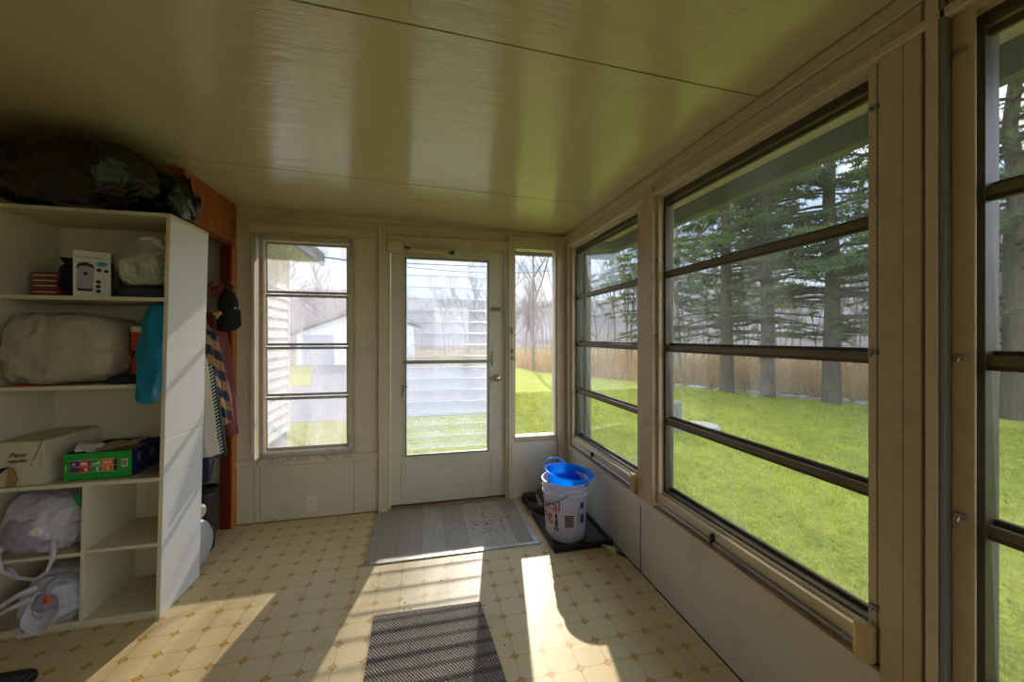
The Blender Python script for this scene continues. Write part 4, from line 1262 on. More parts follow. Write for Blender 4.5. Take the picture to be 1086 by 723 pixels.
boot('boot', (-1.385, 2.92, 0.0), -1.2, 'dark brown rubber boot standing furthest back on the closet floor')
boot('boot', (-1.45, 2.78, 0.0), -1.1, 'dark brown boot nearer the shelving unit on the closet floor')
o = blob('round_bag', M['white_plastic'], (-1.298, 2.60, 0.135), (0.085, 0.09, 0.14), amp=0.010, sc=9, seed=61, sub=5, power=2.2, flat_z=0.002)
tag(o, 'rounded pale plastic bag on the floor behind the shelving unit', 'bag')
o = blob('small_bag', M['whitecloth'], (-1.298, 2.605, 0.315), (0.052, 0.06, 0.042), amp=0.006, sc=12, seed=63, sub=4)
tag(o, 'small white bundle resting on the rounded pale bag in the closet', 'bag')

# ------------------------------------------------------------------ mats
mt = MB().prism([(-0.225, 1.940), (0.287, 1.922), (0.345, 1.10), (-0.215, 1.10)], 'Z', 0.0005, 0.006)
tag(mt.build('woven_mat', M['mat']), 'dark woven rectangular mat lying in the middle of the vinyl floor', 'mat')
rm = empty('boot_mat', (-1.60, 1.68, 0))
tag(rm, 'black ribbed rubber mat with rounded corner in front of the shelving unit', 'mat')
pts = [(-0.28, -0.30), (0.06, -0.30)] + [(0.06 + 0.07 * math.sin(a), 0.19 + 0.07 * math.cos(a)) for a in [PI / 2 - PI / 2 * q / 8 for q in range(9)]] + [(-0.28, 0.26)]
MB().prism(pts, 'Z', 0.0, 0.012).build('base', M['rubber'], rm)
k = MB()
for i in range(22):
    x = -0.27 + i * 0.018
    k.tube([(x - 0.05, -0.29, 0.013), (min(x + 0.05, 0.11), 0.225, 0.013)], 0.005, 6)
k.build('ribs', M['traytop'], rm)

# ------------------------------------------------------------------ tray, bucket, shoes
tr = empty('boot_tray', (1.0, 2.655, 0))
tag(tr, 'black plastic boot tray in the corner under the bucket and shoes', 'tray')
x0, x1, y0, y1 = -0.198, 0.195, -0.410, 0.400
MB().box(x0, x1, y0, y1, 0.001, 0.008).build('tray_floor', M['traytop'], tr)
k = MB()
k.box(x0, x0 + 0.012, y0, y1, 0.002, 0.045, 0.003); k.box(x1 - 0.012, x1, y0, y1, 0.002, 0.045, 0.003)
k.box(x0, x1, y0, y0 + 0.012, 0.002, 0.045, 0.003); k.box(x0, x1, y1 - 0.012, y1, 0.002, 0.045, 0.003)
k.build('tray_rim', M['rubber'], tr)
BX, BY_ = 0.942, 2.435
bk = empty('bucket', (BX, BY_, 0.0085))
tag(bk, 'white five gallon bucket with red lettering standing in the black tray', 'bucket')
def rad(z): return 0.130 + 0.022 * z / 0.385
prof = [(0.0001, 0.004), (0.122, 0.004), (0.130, 0.010)] + [(rad(z), z) for z in (0.05, 0.12, 0.20, 0.28)] + [(rad(0.30), 0.300), (0.155, 0.303), (0.155, 0.309), (rad(0.31), 0.312), (rad(0.33), 0.333), (0.155, 0.336), (0.156, 0.343), (rad(.345), 0.346), (rad(0.37), 0.370), (0.158, 0.373), (0.159, 0.385), (0.150, 0.387), (0.147, 0.380), (0.145, 0.30), (0.127, 0.014), (0.0001, 0.012)]
k = MB(); k.lathe(prof, (0, 0, 0), 64); k.build('bucket_shell', M['bucket'], bk, smooth=False)
def wrap(phi0, z0, off=0.0012):
    # phi measured from the -Y side, positive to +X
    def f(x, y, z):
        Z = z0 + y
        r_ = rad(Z) + off + z * 0.3
        a = phi0 + x / 0.14
        return (r_ * math.sin(a), -r_ * math.cos(a), Z)
    return f
cam_phi = math.atan2(-(BX) , BY_)      # side facing the viewer
text_obj('red_lettering', 'Natural', 0.096, M['red'], wrap(cam_phi - 2.30, 0.212), bk)
text_obj('red_lettering', 'ing', 0.096, M['red'], wrap(cam_phi - 1.40, 0.142), bk)
def patch(nm, mat, phi, z0, wdt, hgt, off=0.0010):
    mb = MB(); n = 8; f = wrap(phi, z0, off)
    g = [[mb.bm.verts.new(f(wdt * i / n, hgt * j, 0)) for j in (0, 1)] for i in range(n + 1)]
    for i in range(n): mb.bm.faces.new((g[i][0], g[i + 1][0], g[i + 1][1], g[i][1]))
    o = mb.build(nm, mat, bk)
    return o
patch('blue_panel', M['blueink'], cam_phi + 0.72, 0.225, 0.034, 0.042)
patch('blue_panel', M['blueink'], cam_phi + 0.76, 0.128, 0.036, 0.055)
patch('red_rule', M['red'], cam_phi + 0.66, 0.190, 0.050, 0.004)
patch('dark_rule', M['ink'], cam_phi - 0.62, 0.092, 0.050, 0.004)
patch('red_rule', M['red'], cam_phi + 0.64, 0.12, 0.003, 0.13)
mb = MB(); f = wrap(0, 0, 0.0016)
for i in range(7):
    z = 0.115 + i * 0.0115
    for q in range(5):
        a0_, a1_ = cam_phi - 0.02 + q * 0.084, cam_phi - 0.02 + (q + 1) * 0.084
        r_ = rad(z) + 0.0016
        vs = [mb.bm.verts.new((r_ * math.sin(a), -r_ * math.cos(a), zz)) for a, zz in ((a0_, z), (a1_, z), (a1_, z + 0.0075), (a0_, z + 0.0075))]
        mb.bm.faces.new(vs)
mb.build('barcode', M['ink'], bk)
mb = MB()
def wl(pts, r_=0.002):
    P_ = []
    for (a, z) in pts: P_.append(((rad(z) + 0.0015) * math.sin(cam_phi + a), -(rad(z) + 0.0015) * math.cos(cam_phi + a), z))
    mb.tube(P_, r_, 5)
wl([(-0.45, 0.18), (-0.43, 0.195), (-0.40, 0.18), (-0.42, 0.165)], 0.006)
wl([(-0.44, 0.175), (-0.43, 0.15), (-0.41, 0.13), (-0.34, 0.085)], 0.003)
wl([(-0.44, 0.15), (-0.47, 0.125), (-0.50, 0.085)], 0.003)
wl([(-0.40, 0.17), (-0.36, 0.13), (-0.38, 0.085)], 0.0025)
mb.build('figure_print', M['ink'], bk)
for sgn in (1, -1):
    a = cam_phi + (0.95 if sgn > 0 else -2.19) - 0.6 * 0
# bail lugs roughly left and right of the viewer
la = cam_phi + 0.12
for a in (la, la + PI):
    k = MB(); k.obox(Matrix.Translation((0.153 * math.sin(a), -0.153 * math.cos(a), 0.325)) @ Matrix.Rotation(a, 4, 'Z'), 0.036, 0.012, 0.040, 0.004); k.build('lug', M['bucket'], bk)
k = MB(); pts = []
p0 = Vector((0.160 * math.sin(la), -0.160 * math.cos(la), 0.325)); p1 = Vector((0.160 * math.sin(la + PI), -0.160 * math.cos(la + PI), 0.325))
fwd = Vector((-math.cos(cam_phi), -math.sin(cam_phi), 0))
for i in range(25):
    t = i / 24; a = PI * t
    c = (p0 + p1) / 2 + (p0 - p1) / 2 * math.cos(a) + fwd * 0.162 * math.sin(a) + Vector((0, 0, -0.11 * math.sin(a)))
    pts.append(c)
k.tube(pts, 0.0022, 6); k.build('wire_handle', M['darkmetal'], bk)
# blue pail nested inside
pl = empty('blue_pail', (BX, BY_, 0.180))
tag(pl, 'translucent blue pail nested in the top of the white bucket', 'pail')
tl = Matrix.Rotation(math.radians(6), 4, Vector((0.3, 1, 0)).normalized())
k = MB(); k.lathe([(0.0001, 0.012), (0.100, 0.012), (0.105, 0.018), (0.124, 0.13), (0.132, 0.19), (0.146, 0.245), (0.163, 0.250), (0.167, 0.256), (0.161, 0.261), (0.150, 0.256), (0.142, 0.250), (0.121, 0.13), (0.101, 0.02), (0.0001, 0.017)], (0, 0, 0), 64, tilt=tl)
k.build('pail_shell', M['bluepail'], pl, smooth=True)
pts = []
for i in range(25):
    a = PI * i / 24
    c = tl @ Vector((-0.02 + 0.0, 0, 0.256)) + Vector((-math.cos(a) * 0.155 * 0.55 - 0.05, 0.10 + 0.045 * math.sin(a) * 0.4, 0.062 * math.sin(a)))
    pts.append(c)
k = MB(); k.tube(pts, 0.0035, 8); k.build('pail_handle', M['bluepail'], pl)

def shoe(c, rz, label, roll=0.0):
    e = empty('shoe', c); e.rotation_euler = (roll, 0, rz)
    tag(e, label, 'shoe', None)
    mb = MB(); rings = []
    outline = [(-0.13, 0.022), (-0.11, 0.034), (-0.05, 0.036), (0.02, 0.040), (0.08, 0.046), (0.12, 0.040), (0.145, 0.020)]
    P_ = [(x, -y) for x, y in outline] + [(x, y) for x, y in outline[::-1]]
    mb.prism(P_, 'Z', 0.0, 0.026); 
    mb.build('sole', M['shoesole'], e)
    mb = MB(); rings = []
    for (x, ry, zt) in ((-0.128, 0.018, 0.060), (-0.11, 0.032, 0.098), (-0.07, 0.036, 0.094), (-0.02, 0.036, 0.088), (0.03, 0.038, 0.078), (0.08, 0.042, 0.060), (0.12, 0.035, 0.048), (0.142, 0.014, 0.036)):
        rings.append([(x, ry * math.cos(2 * PI * k_ / 20), 0.024 + (zt - 0.024) * max(0.0, math.sin(2 * PI * k_ / 20)) ** 0.8) for k_ in range(20)])
    mb.loft(rings); mb.build('upper', M['shoe'], e, smooth=True)
    mb = MB(); mb.prism([(-0.115, -0.022), (-0.03, -0.020), (-0.025, 0.020), (-0.115, 0.022)], 'Z', 0.088, 0.0995); mb.build('collar', M['greyknit'], e)
    mb = MB()
    for i in range(4):
        x = -0.01 + i * 0.022; z = 0.088 - i * 0.006
        mb.tube([(x, -0.022, z - 0.012), (x + 0.006, 0, z + 0.004), (x, 0.022, z - 0.012)], 0.003, 5)
    mb.tube([(-0.01, 0, 0.092), (-0.03, 0.03, 0.10), (-0.01, 0.045, 0.08)], 0.0025, 5)
    mb.tube([(-0.01, 0, 0.092), (-0.035, -0.03, 0.10), (0.0, -0.048, 0.075)], 0.0025, 5)
    mb.build('laces', M['shoelace'], e)
shoe((0.878, 2.95, 0.0085), 1.9, 'black sneaker at the far left corner of the boot tray')
shoe((0.962, 2.935, 0.0085), 1.75, 'black sneaker next to the far left one on the boot tray')
shoe((1.055, 2.90, 0.0085), 1.65, 'black sneaker mostly hidden behind the white bucket')
shoe((0.868, 2.735, 0.0085), 2.1, 'black sneaker with pale sole close to the left side of the bucket')
shoe((0.905, 2.83, 0.075), 1.4, 'black sneaker piled on top of the others in the boot tray', 0.25)
# ice scraper / brush handles
e = empty('scraper', (1.165, 2.195, 0.008))
tag(e, 'cream plastic scraper with black tip lying on the floor beside the tray', 'tool')
k = MB(); k.tube([(-0.045, 0.055, 0.004), (-0.01, 0.01, 0.006), (0.010, -0.045, 0.004)], [0.009, 0.012, 0.008], 8); k.tube([(-0.045, 0.020, 0.002), (-0.02, -0.01, 0.004), (0.004, -0.050, 0.002)], [0.007, 0.010, 0.006], 8)
k.build('handle', M['cream_plasticware'], e, smooth=True)
k = MB(); k.tube([(0.005, -0.035, 0.004), (0.022, -0.06, 0.004), (0.036, -0.095, 0.002)], [0.010, 0.008, 0.004], 8); k.build('tip', M['black'], e, smooth=True)
# crumbs and leaves on the floor
rr = random.Random(5)
mb = MB()
for i in range(70):
    if i < 40: x, y = rr.gauss(0.10, 0.3), rr.uniform(1.5, 2.35)
    else: x, y = rr.gauss(0.40, 0.12), rr.uniform(2.55, 3.0)
    if x > 0.70 or x < -0.3: continue
    z = 0.0045 if y > 2.405 and -0.3 < x < 0.71 else 0.0006
    if -0.24 < x < 0.35 and y < 1.95: z = 0.0066
    s = rr.uniform(0.0015, 0.005)
    mb.obox(Matrix.Translation((x, y, z + s * 0.2)) @ Matrix.Rotation(rr.uniform(0, 6), 4, 'Z'), s * 1.8, s, s * 0.5)
o = mb.build('crumbs', M['leather']); o['kind'] = 'stuff'; tag(o, 'dark crumbs and dirt scattered over the floor by the door', 'dirt')

# ------------------------------------------------------------------ outdoors
GZ = -0.40
edge = [(16, -8), (13.6, 2), (12.6, 5.4), (11.4, 7.9), (9.9, 10.3), (8.7, 12.2), (5.6, 18.5), (5.2, 22), (-2, 23), (-40, 26)]
def ground():
    mb = MB()
    n = 90
    g = []
    for i in range(n + 1):
        row = []
        for j in range(n + 1):
            x = -90 + 180 * i / n; y = -60 + 180 * j / n
            row.append(mb.bm.verts.new((x, y, GZ - 0.02)))
        g.append(row)
    for i in range(n):
        for j in range(n):
            mb.bm.faces.new((g[i][j], g[i + 1][j], g[i + 1][j + 1], g[i][j + 1]))
    return mb.build('woods_ground', M['leaf'])
gw = ground(); struct(gw)
pts = [(-40, -40), (18, -40)] + edge
lw = MB().prism(pts, 'Z', GZ - 0.015, GZ)
struct(lw.build('lawn', M['grass']))
struct(MB().prism([(-14, 8.6), (1.68, 8.6), (3.6, 17.5), (5.0, 25), (-14, 25)], 'Z', GZ - 0.001, GZ + 0.012).build('driveway', M['gravel']))
tag(MB().prism([(-4.5, 14.9), (-3.85, 14.9), (-6.3, 24.8), (-7.5, 24.8)], 'Z', GZ + 0.010, GZ + 0.03).build('grass_island', M['grass']), 'patch of grass amid the grey driveway seen through the film covered window', 'grass', kind='stuff')
# grass blades near the porch
def blades():
    rs = np.random.RandomState(3)
    N = 200000
    u = rs.rand(N)
    # denser near
    x = np.where(rs.rand(N) < 0.75, 1.45 + rs.rand(N) ** 1.6 * 9.5, rs.rand(N) * 6 - 2.5)
    y = np.where(x > 1.45, rs.rand(N) * 13 - 1.5, 3.7 + rs.rand(N) ** 1.5 * 9)
    y = np.where((x < 1.45) & (y < 3.7), 5.0, y)
    ok = (x < 11.0 - (y - 6).clip(0) * 0.35)
    ok &= ~((y > 8.55) & (x < 1.68 + (y - 8.6) * 0.205))
    ok &= ~((x < -1.4) & (y < 5.4))
    x, y = x[ok], y[ok]; n = len(x)
    dist = np.hypot(x, y)
    h = (0.018 + 0.035 * rs.rand(n)) * (0.8 + dist * 0.06)
    w = 0.0016 * (1 + dist * 0.30)
    a = rs.rand(n) * 2 * np.pi
    lx, ly = rs.randn(n) * 0.6 * h, rs.randn(n) * 0.6 * h
    V = np.empty((n, 3, 3))
    V[:, 0] = np.stack([x - np.cos(a) * w, y - np.sin(a) * w, np.full(n, GZ)], 1)
    V[:, 1] = np.stack([x + np.cos(a) * w, y + np.sin(a) * w, np.full(n, GZ)], 1)
    V[:, 2] = np.stack([x + lx, y + ly, GZ + h], 1)
    me = bpy.data.meshes.new('grass_blades')
    me.vertices.add(n * 3); me.vertices.foreach_set('co', V.reshape(-1))
    me.loops.add(n * 3); me.loops.foreach_set('vertex_index', np.arange(n * 3, dtype=np.int32))
    me.polygons.add(n); me.polygons.foreach_set('loop_start', np.arange(0, n * 3, 3, dtype=np.int32)); me.polygons.foreach_set('loop_total', np.full(n, 3, dtype=np.int32))
    me.update(); me.materials.append(M['blade'])
    o = bpy.data.objects.new('grass_blades', me); COL.objects.link(o)
    tag(o, 'short yellow green grass of the lawn outside the porch windows', 'grass', kind='stuff')
blades()

# house wing at the left: siding wall with lapped boards
hs = empty('house_wing', (-1.6, 4.2, GZ))
tag(hs, 'white sided house wing with overhanging eave beyond the film covered window', 'house')
def hb(name, mat, x0, x1, y0, y1, z0, z1): return box(name, mat, x0 + 1.6, x1 + 1.6, max(y0, 3.47) - 4.2, y1 - 4.2, z0 - GZ, z1 - GZ, hs)
k = MB(); z = 0.215
while z < 2.0:
    pts = [(0.0, z - GZ), (0.024, z - GZ), (0.003, z + 0.112 - GZ), (0.0, z + 0.112 - GZ)]
    k.prism(pts, 'Y', 3.47 - 4.2, 5.16 - 4.2)
    z += 0.112
k.build('siding', M['siding'], hs)
hb('corner_board', M['siding'], -1.602, -1.580, 5.16, 5.22, 0.20, 2.30)
hb('frieze_board', M['soffit'], -1.602, -1.586, 3.30, 5.16, 1.98, 2.32)
hb('wall_block', M['siding'], -3.5, -1.603, 3.30, 5.2, 0.20, 2.40)
hb('foundation', M['concrete'], -3.5, -1.61, 3.30, 5.2, GZ, 0.20)
hb('soffit', M['soffit'], -1.60, -1.27, 3.35, 5.40, 2.30, 2.32)
hb('fascia', M['greyfascia'], -1.27, -1.235, 3.35, 5.42, 2.27, 2.42)
k = MB(); k.prism([(-1.23 + 1.6, 2.42 - GZ), (-3.6 + 1.6, 3.4 - GZ), (-3.6 + 1.6, 3.32 - GZ), (-1.23 + 1.6, 2.36 - GZ)], 'Y', 3.47 - 4.2, 5.42 - 4.2); k.build('roof', M['roof'], hs)

# neighbour garage
gr = empty('garage', (-5.0, 26, GZ)); tag(gr, 'small white garage with pitched roof across the driveway', 'building')
def gb_(name, mat, x0, x1, y0, y1, z0, z1): return box(name, mat, x0, x1, y0, y1, z0, z1, gr)
k = MB(); k.prism([(-2.5, 0), (4.5, 0), (4.5, 2.4), (1.6, 3.6), (-2.5, 2.0)], 'Y', 0, 6); k.build('walls', M['shed'], gr)
k = MB(); k.prism([(-3.1, 1.85), (-3.1, 2.05), (1.6, 3.95), (5.0, 2.6), (5.0, 2.4), (1.6, 3.7)], 'Y', -0.4, 6.3); k.build('roof', M['roof'], gr)
gb_('garage_door', M['sheddark'], -2.2, -0.4, -0.05, 0.02, 0, 1.9)

# wooded hill at the back
def hill():
    mb = MB(); n = 110; rows = 14; g = []
    for i in range(n + 1):
        a = math.radians(-60 + 175 * i / n)
        R0 = 55 + 6 * math.sin(a * 5)
        row = []
        for j in range(rows + 1):
            t = j / rows
            Hh = 8.5 + 1.6 * noise.noise(Vector((a * 3, 0, 5))) + 1.4 * noise.noise(Vector((a * 16, 0, 1)))
            r_ = R0 + t * 20 + 2.0 * noise.noise(Vector((a * 40, t * 8, 2)))
            zz = GZ + Hh * math.sin(min(1, t * 1.3) * PI / 2) + (0.8 * noise.noise(Vector((a * 60, t * 9, 0))) if j else 0)
            row.append(mb.bm.verts.new((r_ * math.sin(a), r_ * math.cos(a), zz)))
        g.append(row)
    for i in range(n):
        for j in range(rows): mb.bm.faces.new((g[i][j], g[i + 1][j], g[i + 1][j + 1], g[i][j + 1]))
    return struct(mb.build('wooded_hill', M['hill'], smooth=True))
hill()

# ---------------- trees
def fast_mesh(name, V, F, mat, smooth=False):
    me = bpy.data.meshes.new(name)
    me.from_pydata(V, [], F)
    me.materials.append(mat)
    if smooth: me.shade_smooth()
    return me
def seg_tube(V, F, p, q, r0, r1, n=5):
    t = (q - p)
    if t.length < 1e-6: return
    t.normalize()
    a = t.cross(Vector((0, 0, 1))) if abs(t.z) < 0.95 else t.cross(Vector((1, 0, 0)))
    a.normalize(); b = t.cross(a)
    k0 = len(V)
    for c, r_ in ((p, r0), (q, r1)):
        for k in range(n):
            an = 2 * PI * k / n
            V.append(tuple(c + (a * math.cos(an) + b * math.sin(an)) * r_))
    for k in range(n):
        F.append((k0 + k, k0 + (k + 1) % n, k0 + n + (k + 1) % n, k0 + n + k))
def pine_proto(seed, height=15.0, r0=0.26, first=1.6):
    rr = random.Random(seed)
    TV, TF, BV, BF, NV, NF = [], [], [], [], [], []
    pts = [Vector((0.02 * i * rr.uniform(-1, 1), 0.02 * i * rr.uniform(-1, 1), height * i / 12 - 0.05)) for i in range(13)]
    for i in range(12):
        flare = 1.12 if i == 0 else 1.0
        seg_tube(TV, TF, pts[i], pts[i + 1], r0 * flare * (1 - i / 12.5), r0 * (1 - (i + 1) / 12.5), 12)
    z = first
    while z < height * 0.97:
        rel = z / height
        dead = z < first + 1.4
        nb = rr.randint(3, 5)
        for b in range(nb):
            a = rr.uniform(0, 2 * PI)
            L = (4.2 * (1 - rel) + 0.6) * rr.uniform(0.6, 1.1) * (0.75 if dead else 1)
            base = Vector((0, 0, z + rr.uniform(-.15, .15)))
            d = Vector((math.cos(a), math.sin(a), 0))
            prev = base; segs = 6
            rb = 0.045 * (1 - rel) + 0.012
            for s_ in range(segs):
                t = (s_ + 1) / segs
                q = base + d * L * t + Vector((rr.uniform(-.1, .1), rr.uniform(-.1, .1), 0.22 * L * t * 0.4 - 0.22 * L * t * t + rr.uniform(-.06, .06)))
                seg_tube(BV, BF, prev, q, rb * (1 - s_ / segs) + .004, rb * (1 - t) + .004, 4)
                # side twigs
                nt = 3 if s_ > 0 else 1
                for w in range(nt):
                    sa = a + rr.choice((-1, 1)) * rr.uniform(0.5, 1.3)
                    tl_ = rr.uniform(0.25, 0.8) * (0.4 + L * 0.15)
                    tp = prev.lerp(q, rr.random())
                    te = tp + Vector((math.cos(sa), math.sin(sa), rr.uniform(-0.25, 0.2))) * tl_
                    seg_tube(BV, BF, tp, te, 0.008, 0.003, 3)
                    if dead and rr.random() < 0.75: continue
                    if s_ < 2 and rr.random() < 0.6: continue
                    for c_ in range(4):
                        cc = tp.lerp(te, (c_ + 1) / 4)
                        for nn in range(13):
                            v = Vector((rr.gauss(0, 1), rr.gauss(0, 1), rr.gauss(0, .7))); v.normalize()
                            sd = v.cross(Vector((rr.random(), rr.random(), rr.random()))).normalized() * 0.014
                            ln = rr.uniform(0.10, 0.19)
                            k0 = len(NV)
                            NV.extend((tuple(cc - sd), tuple(cc + sd), tuple(cc + v * ln)))
                            NF.append((k0, k0 + 1, k0 + 2))
                prev = q
        z += rr.uniform(0.32, 0.6)
    return (fast_mesh('trunk', TV, TF, M['bark'], True), fast_mesh('branches', BV, BF, M['bark']), fast_mesh('needles', NV, NF, M['needle']))
def bare_proto(seed, height=9.0, r0=0.12, depth=5):
    rr = random.Random(seed)
    TV, TF, BV, BF = [], [], [], []
    def grow(p, d, L, r, lev):
        V_, F_ = (TV, TF) if lev == 0 else (BV, BF)
        n = 4 if lev < 2 else 2
        for i in range(n):
            q = p + d * (L / n)
            seg_tube(V_, F_, p, q, r * (1 - 0.5 * i / n), r * (1 - 0.5 * (i + 1) / n), 7 if lev == 0 else (4 if lev < 3 else 3))
            p = q
            d = (d + Vector((rr.uniform(-.12, .12), rr.uniform(-.12, .12), rr.uniform(0, .10)))).normalized()
            if lev < depth and (i > 0 or lev > 0):
                for c in range(rr.randint(1, 2)):
                    a = rr.uniform(0, 2 * PI)
                    sd = Vector((math.cos(a), math.sin(a), rr.uniform(0.2, 0.9))).normalized()
                    grow(p, (d * 0.55 + sd * 0.65).normalized(), L * rr.uniform(0.42, 0.62), r * 0.5, lev + 1)
    grow(Vector((0, 0, -0.05)), Vector((0, 0, 1)), height * 0.55, r0, 0)
    return (fast_mesh('trunk', TV, TF, M['barkgrey'], True), fast_mesh('branches', BV, BF, M['barkgrey']))
def put_tree(name, meshes, names, x, y, s, rz, label, cat, group=None):
    e = bpy.data.objects.new(name, None); COL.objects.link(e)
    e.location = (x, y, GZ); e.rotation_euler = (0, 0, rz); e.scale = (s, s, s)
    tag(e, label, cat, group)
    for m_, n_ in zip(meshes, names):
        c = bpy.data.objects.new(n_, m_); COL.objects.link(c); c.parent = e
    return e
pines = [pine_proto(11, 15, 0.20, 1.9), pine_proto(12, 14, 0.18, 2.3), pine_proto(13, 16, 0.20, 1.8)]
near = [(9.35, 10.2, 0, 'first pine from the left, trunk seen in the middle of the large window'),
        (9.75, 9.1, 1, 'pine close behind the first, its pale lower trunk in the large window'),
        (10.45, 7.85, 2, 'pine with thick forked looking base at the right of the large window'),
        (12.3, 5.5, 0, 'dark pine seen through the window at the right edge of the photo')]
for i, (x, y, k_, lb) in enumerate(near):
    put_tree('pine_tree', pines[k_], ('trunk', 'branches', 'needles'), x, y, 1.0, i * 1.3, lb, 'tree')
far = [(13.8, 13.0), (15.4, 8.6), (11.0, 17.0), (16.2, 3.6), (20.0, 11.5), (19.5, 6.0), (13.0, 19.5)]
for i, (x, y) in enumerate(far):
    put_tree('pine_tree', pines[i % 3], ('trunk', 'branches', 'needles'), x, y, rnd.uniform(0.85, 1.1), i * 2.1, 'dark pine standing in the crowded row behind the nearest pines', 'tree', 'pines deeper in the woods')
bares = [bare_proto(21, 9, 0.10), bare_proto(22, 10, 0.11), bare_proto(23, 8, 0.08), bare_proto(24, 7, 0.07)]
big = bare_proto(31, 12, 0.10)
put_tree('bare_tree', big, ('trunk', 'branches'), 5.75, 19.6, 1.0, 0.4, 'tall leafless tree with fanned branches seen through the narrow window beside the door', 'tree')
def inside_lawn(x, y):
    # crude: distance beyond the edge polyline
    for (ax, ay), (bx, by) in zip(edge[:-1], edge[1:]):
        if min(ay, by) <= y <= max(ay, by):
            t = (y - ay) / (by - ay) if by != ay else 0
            return x < ax + t * (bx - ax) + 0.4
    return False
cnt = 0
rr = random.Random(77)
while cnt < 150:
    if rr.random() < 0.5:
        x, y = rr.uniform(9, 34), rr.uniform(3, 32)
    else:
        x, y = rr.uniform(-24, 16), rr.uniform(27, 48)
    if inside_lawn(x, y) or (-9 < x < 1.5 and y < 34 and y > 24): continue
    if y < 27 and x < 9: continue
    put_tree('bare_tree', bares[cnt % 4], ('trunk', 'branches'), x, y, rr.uniform(0.7, 1.25), rr.uniform(0, 6), 'slender leafless grey tree among many in the woods', 'tree', 'leafless trees in the woods')
    cnt += 1
# dry undergrowth
def brush():
    rr = random.Random(8); V, F = [], []
    for i in range(17000):
        t = rr.random()
        k_ = rr.randrange(1, len(edge) - 2)
        a, b = Vector(edge[k_]).to_3d(), Vector(edge[k_ + 1]).to_3d()
        p = a.lerp(b, t); d = (b - a).normalized(); nrm = Vector((d.y, -d.x, 0))
        p = p + nrm * (0.2 + rr.random() ** 1.3 * 9)
        p.z = GZ
        cl = noise.noise(Vector((p.x * 0.9, p.y * 0.9, 3.0)))
        if cl < -0.12 and rr.random() < 0.75: continue
        h = rr.uniform(0.15, 0.9) * (1.0 + 2.6 * max(0.0, cl) + 1.2 * rr.random() ** 4)
        w = rr.uniform(0.006, 0.014)
        q = p + Vector((rr.gauss(0, .3) * h, rr.gauss(0, .3) * h, h * .6)); s = q + Vector((rr.gauss(0, .35) * h, rr.gauss(0, .35) * h, h * .4))
        sx = Vector((rr.uniform(-1, 1), rr.uniform(-1, 1), 0)).normalized() * w
        k0 = len(V)
        V.extend([tuple(p - sx), tuple(p + sx), tuple(q + sx * .7), tuple(q - sx * .7), tuple(s)])
        F.extend([(k0, k0 + 1, k0 + 2, k0 + 3), (k0 + 3, k0 + 2, k0 + 4)])
    me = fast_mesh('undergrowth', V, F, M['brush'])
    o = bpy.data.objects.new('undergrowth', me); COL.objects.link(o)
    tag(o, 'tangled dry brown undergrowth along the edge of the woods', 'undergrowth', kind='stuff')
brush()
def shrub(c, r, h, label):
    rr = random.Random(int(c[0] * 10)); V, F = [], []
    for i in range(1500):
        a = rr.uniform(0, 2 * PI); q = rr.random() ** 0.5
        p = Vector((c[0] + r * q * math.cos(a), c[1] + r * q * math.sin(a), GZ + h * rr.random() * (1 - 0.5 * q)))
        v = Vector((rr.gauss(0, 1), rr.gauss(0, 1), rr.gauss(0, 1))).normalized() * 0.045; s = v.cross(Vector((0, 0, 1))).normalized() * 0.02
        k0 = len(V); V.extend((tuple(p - s), tuple(p + s), tuple(p + v * 1.6))); F.append((k0, k0 + 1, k0 + 2))
    for i in range(20):
        a = rr.uniform(0, 6.3); seg_tube(V, F, Vector((c[0], c[1], GZ)), Vector((c[0] + r * .8 * math.cos(a), c[1] + r * .8 * math.sin(a), GZ + h * .8)), 0.012, 0.004, 4)
    me = fast_mesh('shrub', V, F, M['bush']); o = bpy.data.objects.new('shrub', me); COL.objects.link(o)
    tag(o, label, 'shrub')
shrub((8.9, 13.2), 0.9, 1.1, 'yellowish leafy shrub at the left end of the wood edge')
# condenser unit, flat lid, edging stones
ac = empty('condenser_unit', (4.55, 6.35, GZ)); tag(ac, 'round grey green metal condenser unit standing on the lawn', 'air conditioner')
k = MB(); k.lathe([(0.0001, 0.0), (0.20, 0.0), (0.20, 0.50), (0.0001, 0.50)], (0, 0, 0), 32); k.build('casing', M['acunit'], ac)
k = MB(); k.lathe([(0.0001, 0.50), (0.21, 0.50), (0.21, 0.53), (0.15, 0.545), (0.0001, 0.55)], (0, 0, 0), 32); k.build('top_cap', M['greyalu'], ac)
k = MB()
for i in range(30):
    a = 2 * PI * i / 30; k.box(0.201 * math.cos(a) - .004, 0.201 * math.cos(a) + .004, 0.201 * math.sin(a) - .004, 0.201 * math.sin(a) + .004, 0.04, 0.47)
k.build('fins', M['greyfascia'], ac)
k = MB(); k.lathe([(0.0001, 0.0), (0.34, 0.0), (0.35, 0.04), (0.30, 0.09), (0.0001, 0.11)], (5.15, 6.25, GZ), 28); tag(k.build('well_cover', M['stone']), 'low pale round cover in the grass next to the condenser unit', 'cover')
rr = random.Random(9)
for i in range(26):
    t = i / 26
    a, b = Vector((12.1, 6.4, 0)), Vector((8.6, 12.4, 0))
    p = a.lerp(b, t) + Vector((rr.uniform(-.2, .2), rr.uniform(-.2, .2), 0))
    o = blob('edging_stone', M['stone'], (p.x, p.y, GZ + 0.02), (rr.uniform(.12, .28), rr.uniform(.10, .2), rr.uniform(.04, .09)), amp=0.03, sc=5, seed=i, sub=3, crease=False)
    tag(o, 'pale flat stone in the line edging the woods', 'stone', 'stones edging the woods')
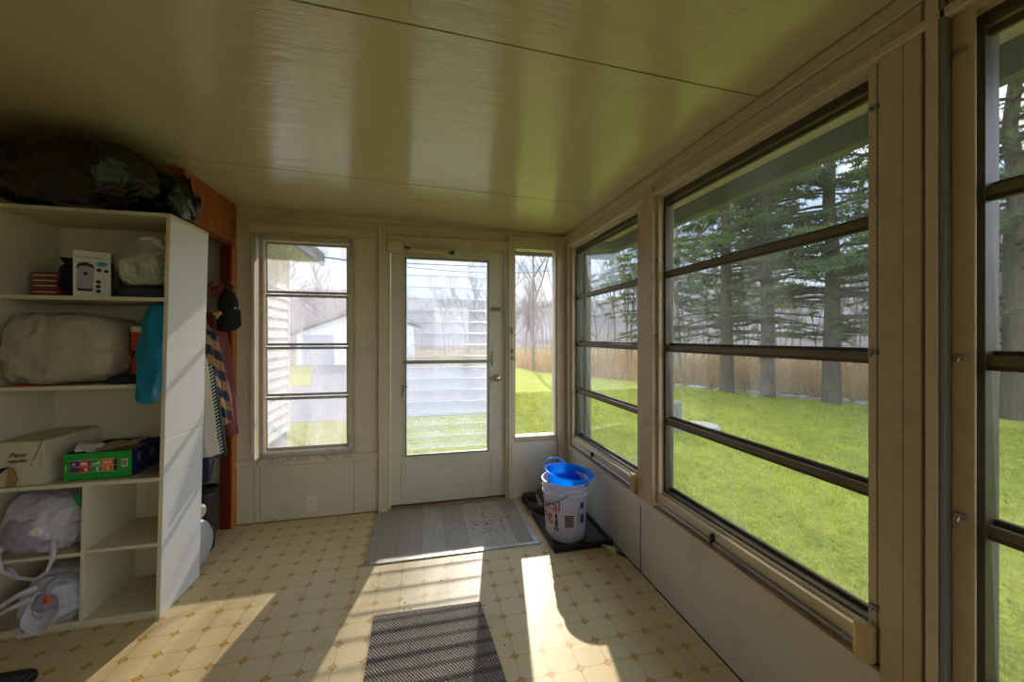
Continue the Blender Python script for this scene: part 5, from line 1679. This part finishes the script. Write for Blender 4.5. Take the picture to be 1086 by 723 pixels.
# wires and a leaning pole
k = MB(); pts = [(-1.22 + 0.0, 5.3, 2.36)]
for i in range(1, 21):
    t = i / 20; pts.append((-1.22 + 9 * t, 5.3 + 10 * t, 2.36 - 1.2 * 4 * t * (1 - t) * 0.35 + 2.5 * t))
k.tube(pts, 0.008, 6); tag(k.build('service_cable', M['wire']), 'black cable running from the corner of the house eave', 'cable')

# ------------------------------------------------------------------ light
SUN_EL = math.radians(30.1)
d = Vector((0.200, 1.0, 0)).normalized()
to_sun = Vector((d.x * math.cos(SUN_EL), d.y * math.cos(SUN_EL), math.sin(SUN_EL)))
sun = bpy.data.lights.new('sun', 'SUN')
sun.energy = 2.25; sun.angle = math.radians(0.6); sun.color = (1.0, 0.90, 0.74)
so = bpy.data.objects.new('sun', sun); COL.objects.link(so)
so.rotation_euler = to_sun.to_track_quat('Z', 'Y').to_euler()
so.location = (5, 20, 15)

wd = bpy.data.worlds.new('sky'); scene.world = wd; wd.use_nodes = True
t = wd.node_tree
for n_ in list(t.nodes): t.nodes.remove(n_)
o = t.nodes.new('ShaderNodeOutputWorld'); bg = t.nodes.new('ShaderNodeBackground')
tc = t.nodes.new('ShaderNodeTexCoord')
sp = t.nodes.new('ShaderNodeSeparateXYZ'); t.links.new(tc.outputs['Generated'], sp.inputs[0])
rp = t.nodes.new('ShaderNodeValToRGB'); t.links.new(sp.outputs[2], rp.inputs[0])
rp.color_ramp.elements[0].position = 0.0; rp.color_ramp.elements[0].color = (0.72, 0.82, 0.98, 1)
rp.color_ramp.elements[1].position = 0.55; rp.color_ramp.elements[1].color = (0.22, 0.42, 0.88, 1)
mp = t.nodes.new('ShaderNodeMapping'); mp.inputs['Scale'].default_value = (1, 1, 3.0); t.links.new(tc.outputs['Generated'], mp.inputs[0])
nz = t.nodes.new('ShaderNodeTexNoise'); nz.inputs['Scale'].default_value = 2.6; nz.inputs['Detail'].default_value = 7; nz.inputs['Roughness'].default_value = 0.55
t.links.new(mp.outputs[0], nz.inputs['Vector'])
cr = t.nodes.new('ShaderNodeValToRGB'); cr.color_ramp.elements[0].position = 0.42; cr.color_ramp.elements[1].position = 0.60
t.links.new(nz.outputs[0], cr.inputs[0])
mx = t.nodes.new('ShaderNodeMix'); mx.data_type = 'RGBA'
t.links.new(cr.outputs[0], mx.inputs[0]); t.links.new(rp.outputs[0], mx.inputs[6]); mx.inputs[7].default_value = (1.15, 1.15, 1.15, 1)
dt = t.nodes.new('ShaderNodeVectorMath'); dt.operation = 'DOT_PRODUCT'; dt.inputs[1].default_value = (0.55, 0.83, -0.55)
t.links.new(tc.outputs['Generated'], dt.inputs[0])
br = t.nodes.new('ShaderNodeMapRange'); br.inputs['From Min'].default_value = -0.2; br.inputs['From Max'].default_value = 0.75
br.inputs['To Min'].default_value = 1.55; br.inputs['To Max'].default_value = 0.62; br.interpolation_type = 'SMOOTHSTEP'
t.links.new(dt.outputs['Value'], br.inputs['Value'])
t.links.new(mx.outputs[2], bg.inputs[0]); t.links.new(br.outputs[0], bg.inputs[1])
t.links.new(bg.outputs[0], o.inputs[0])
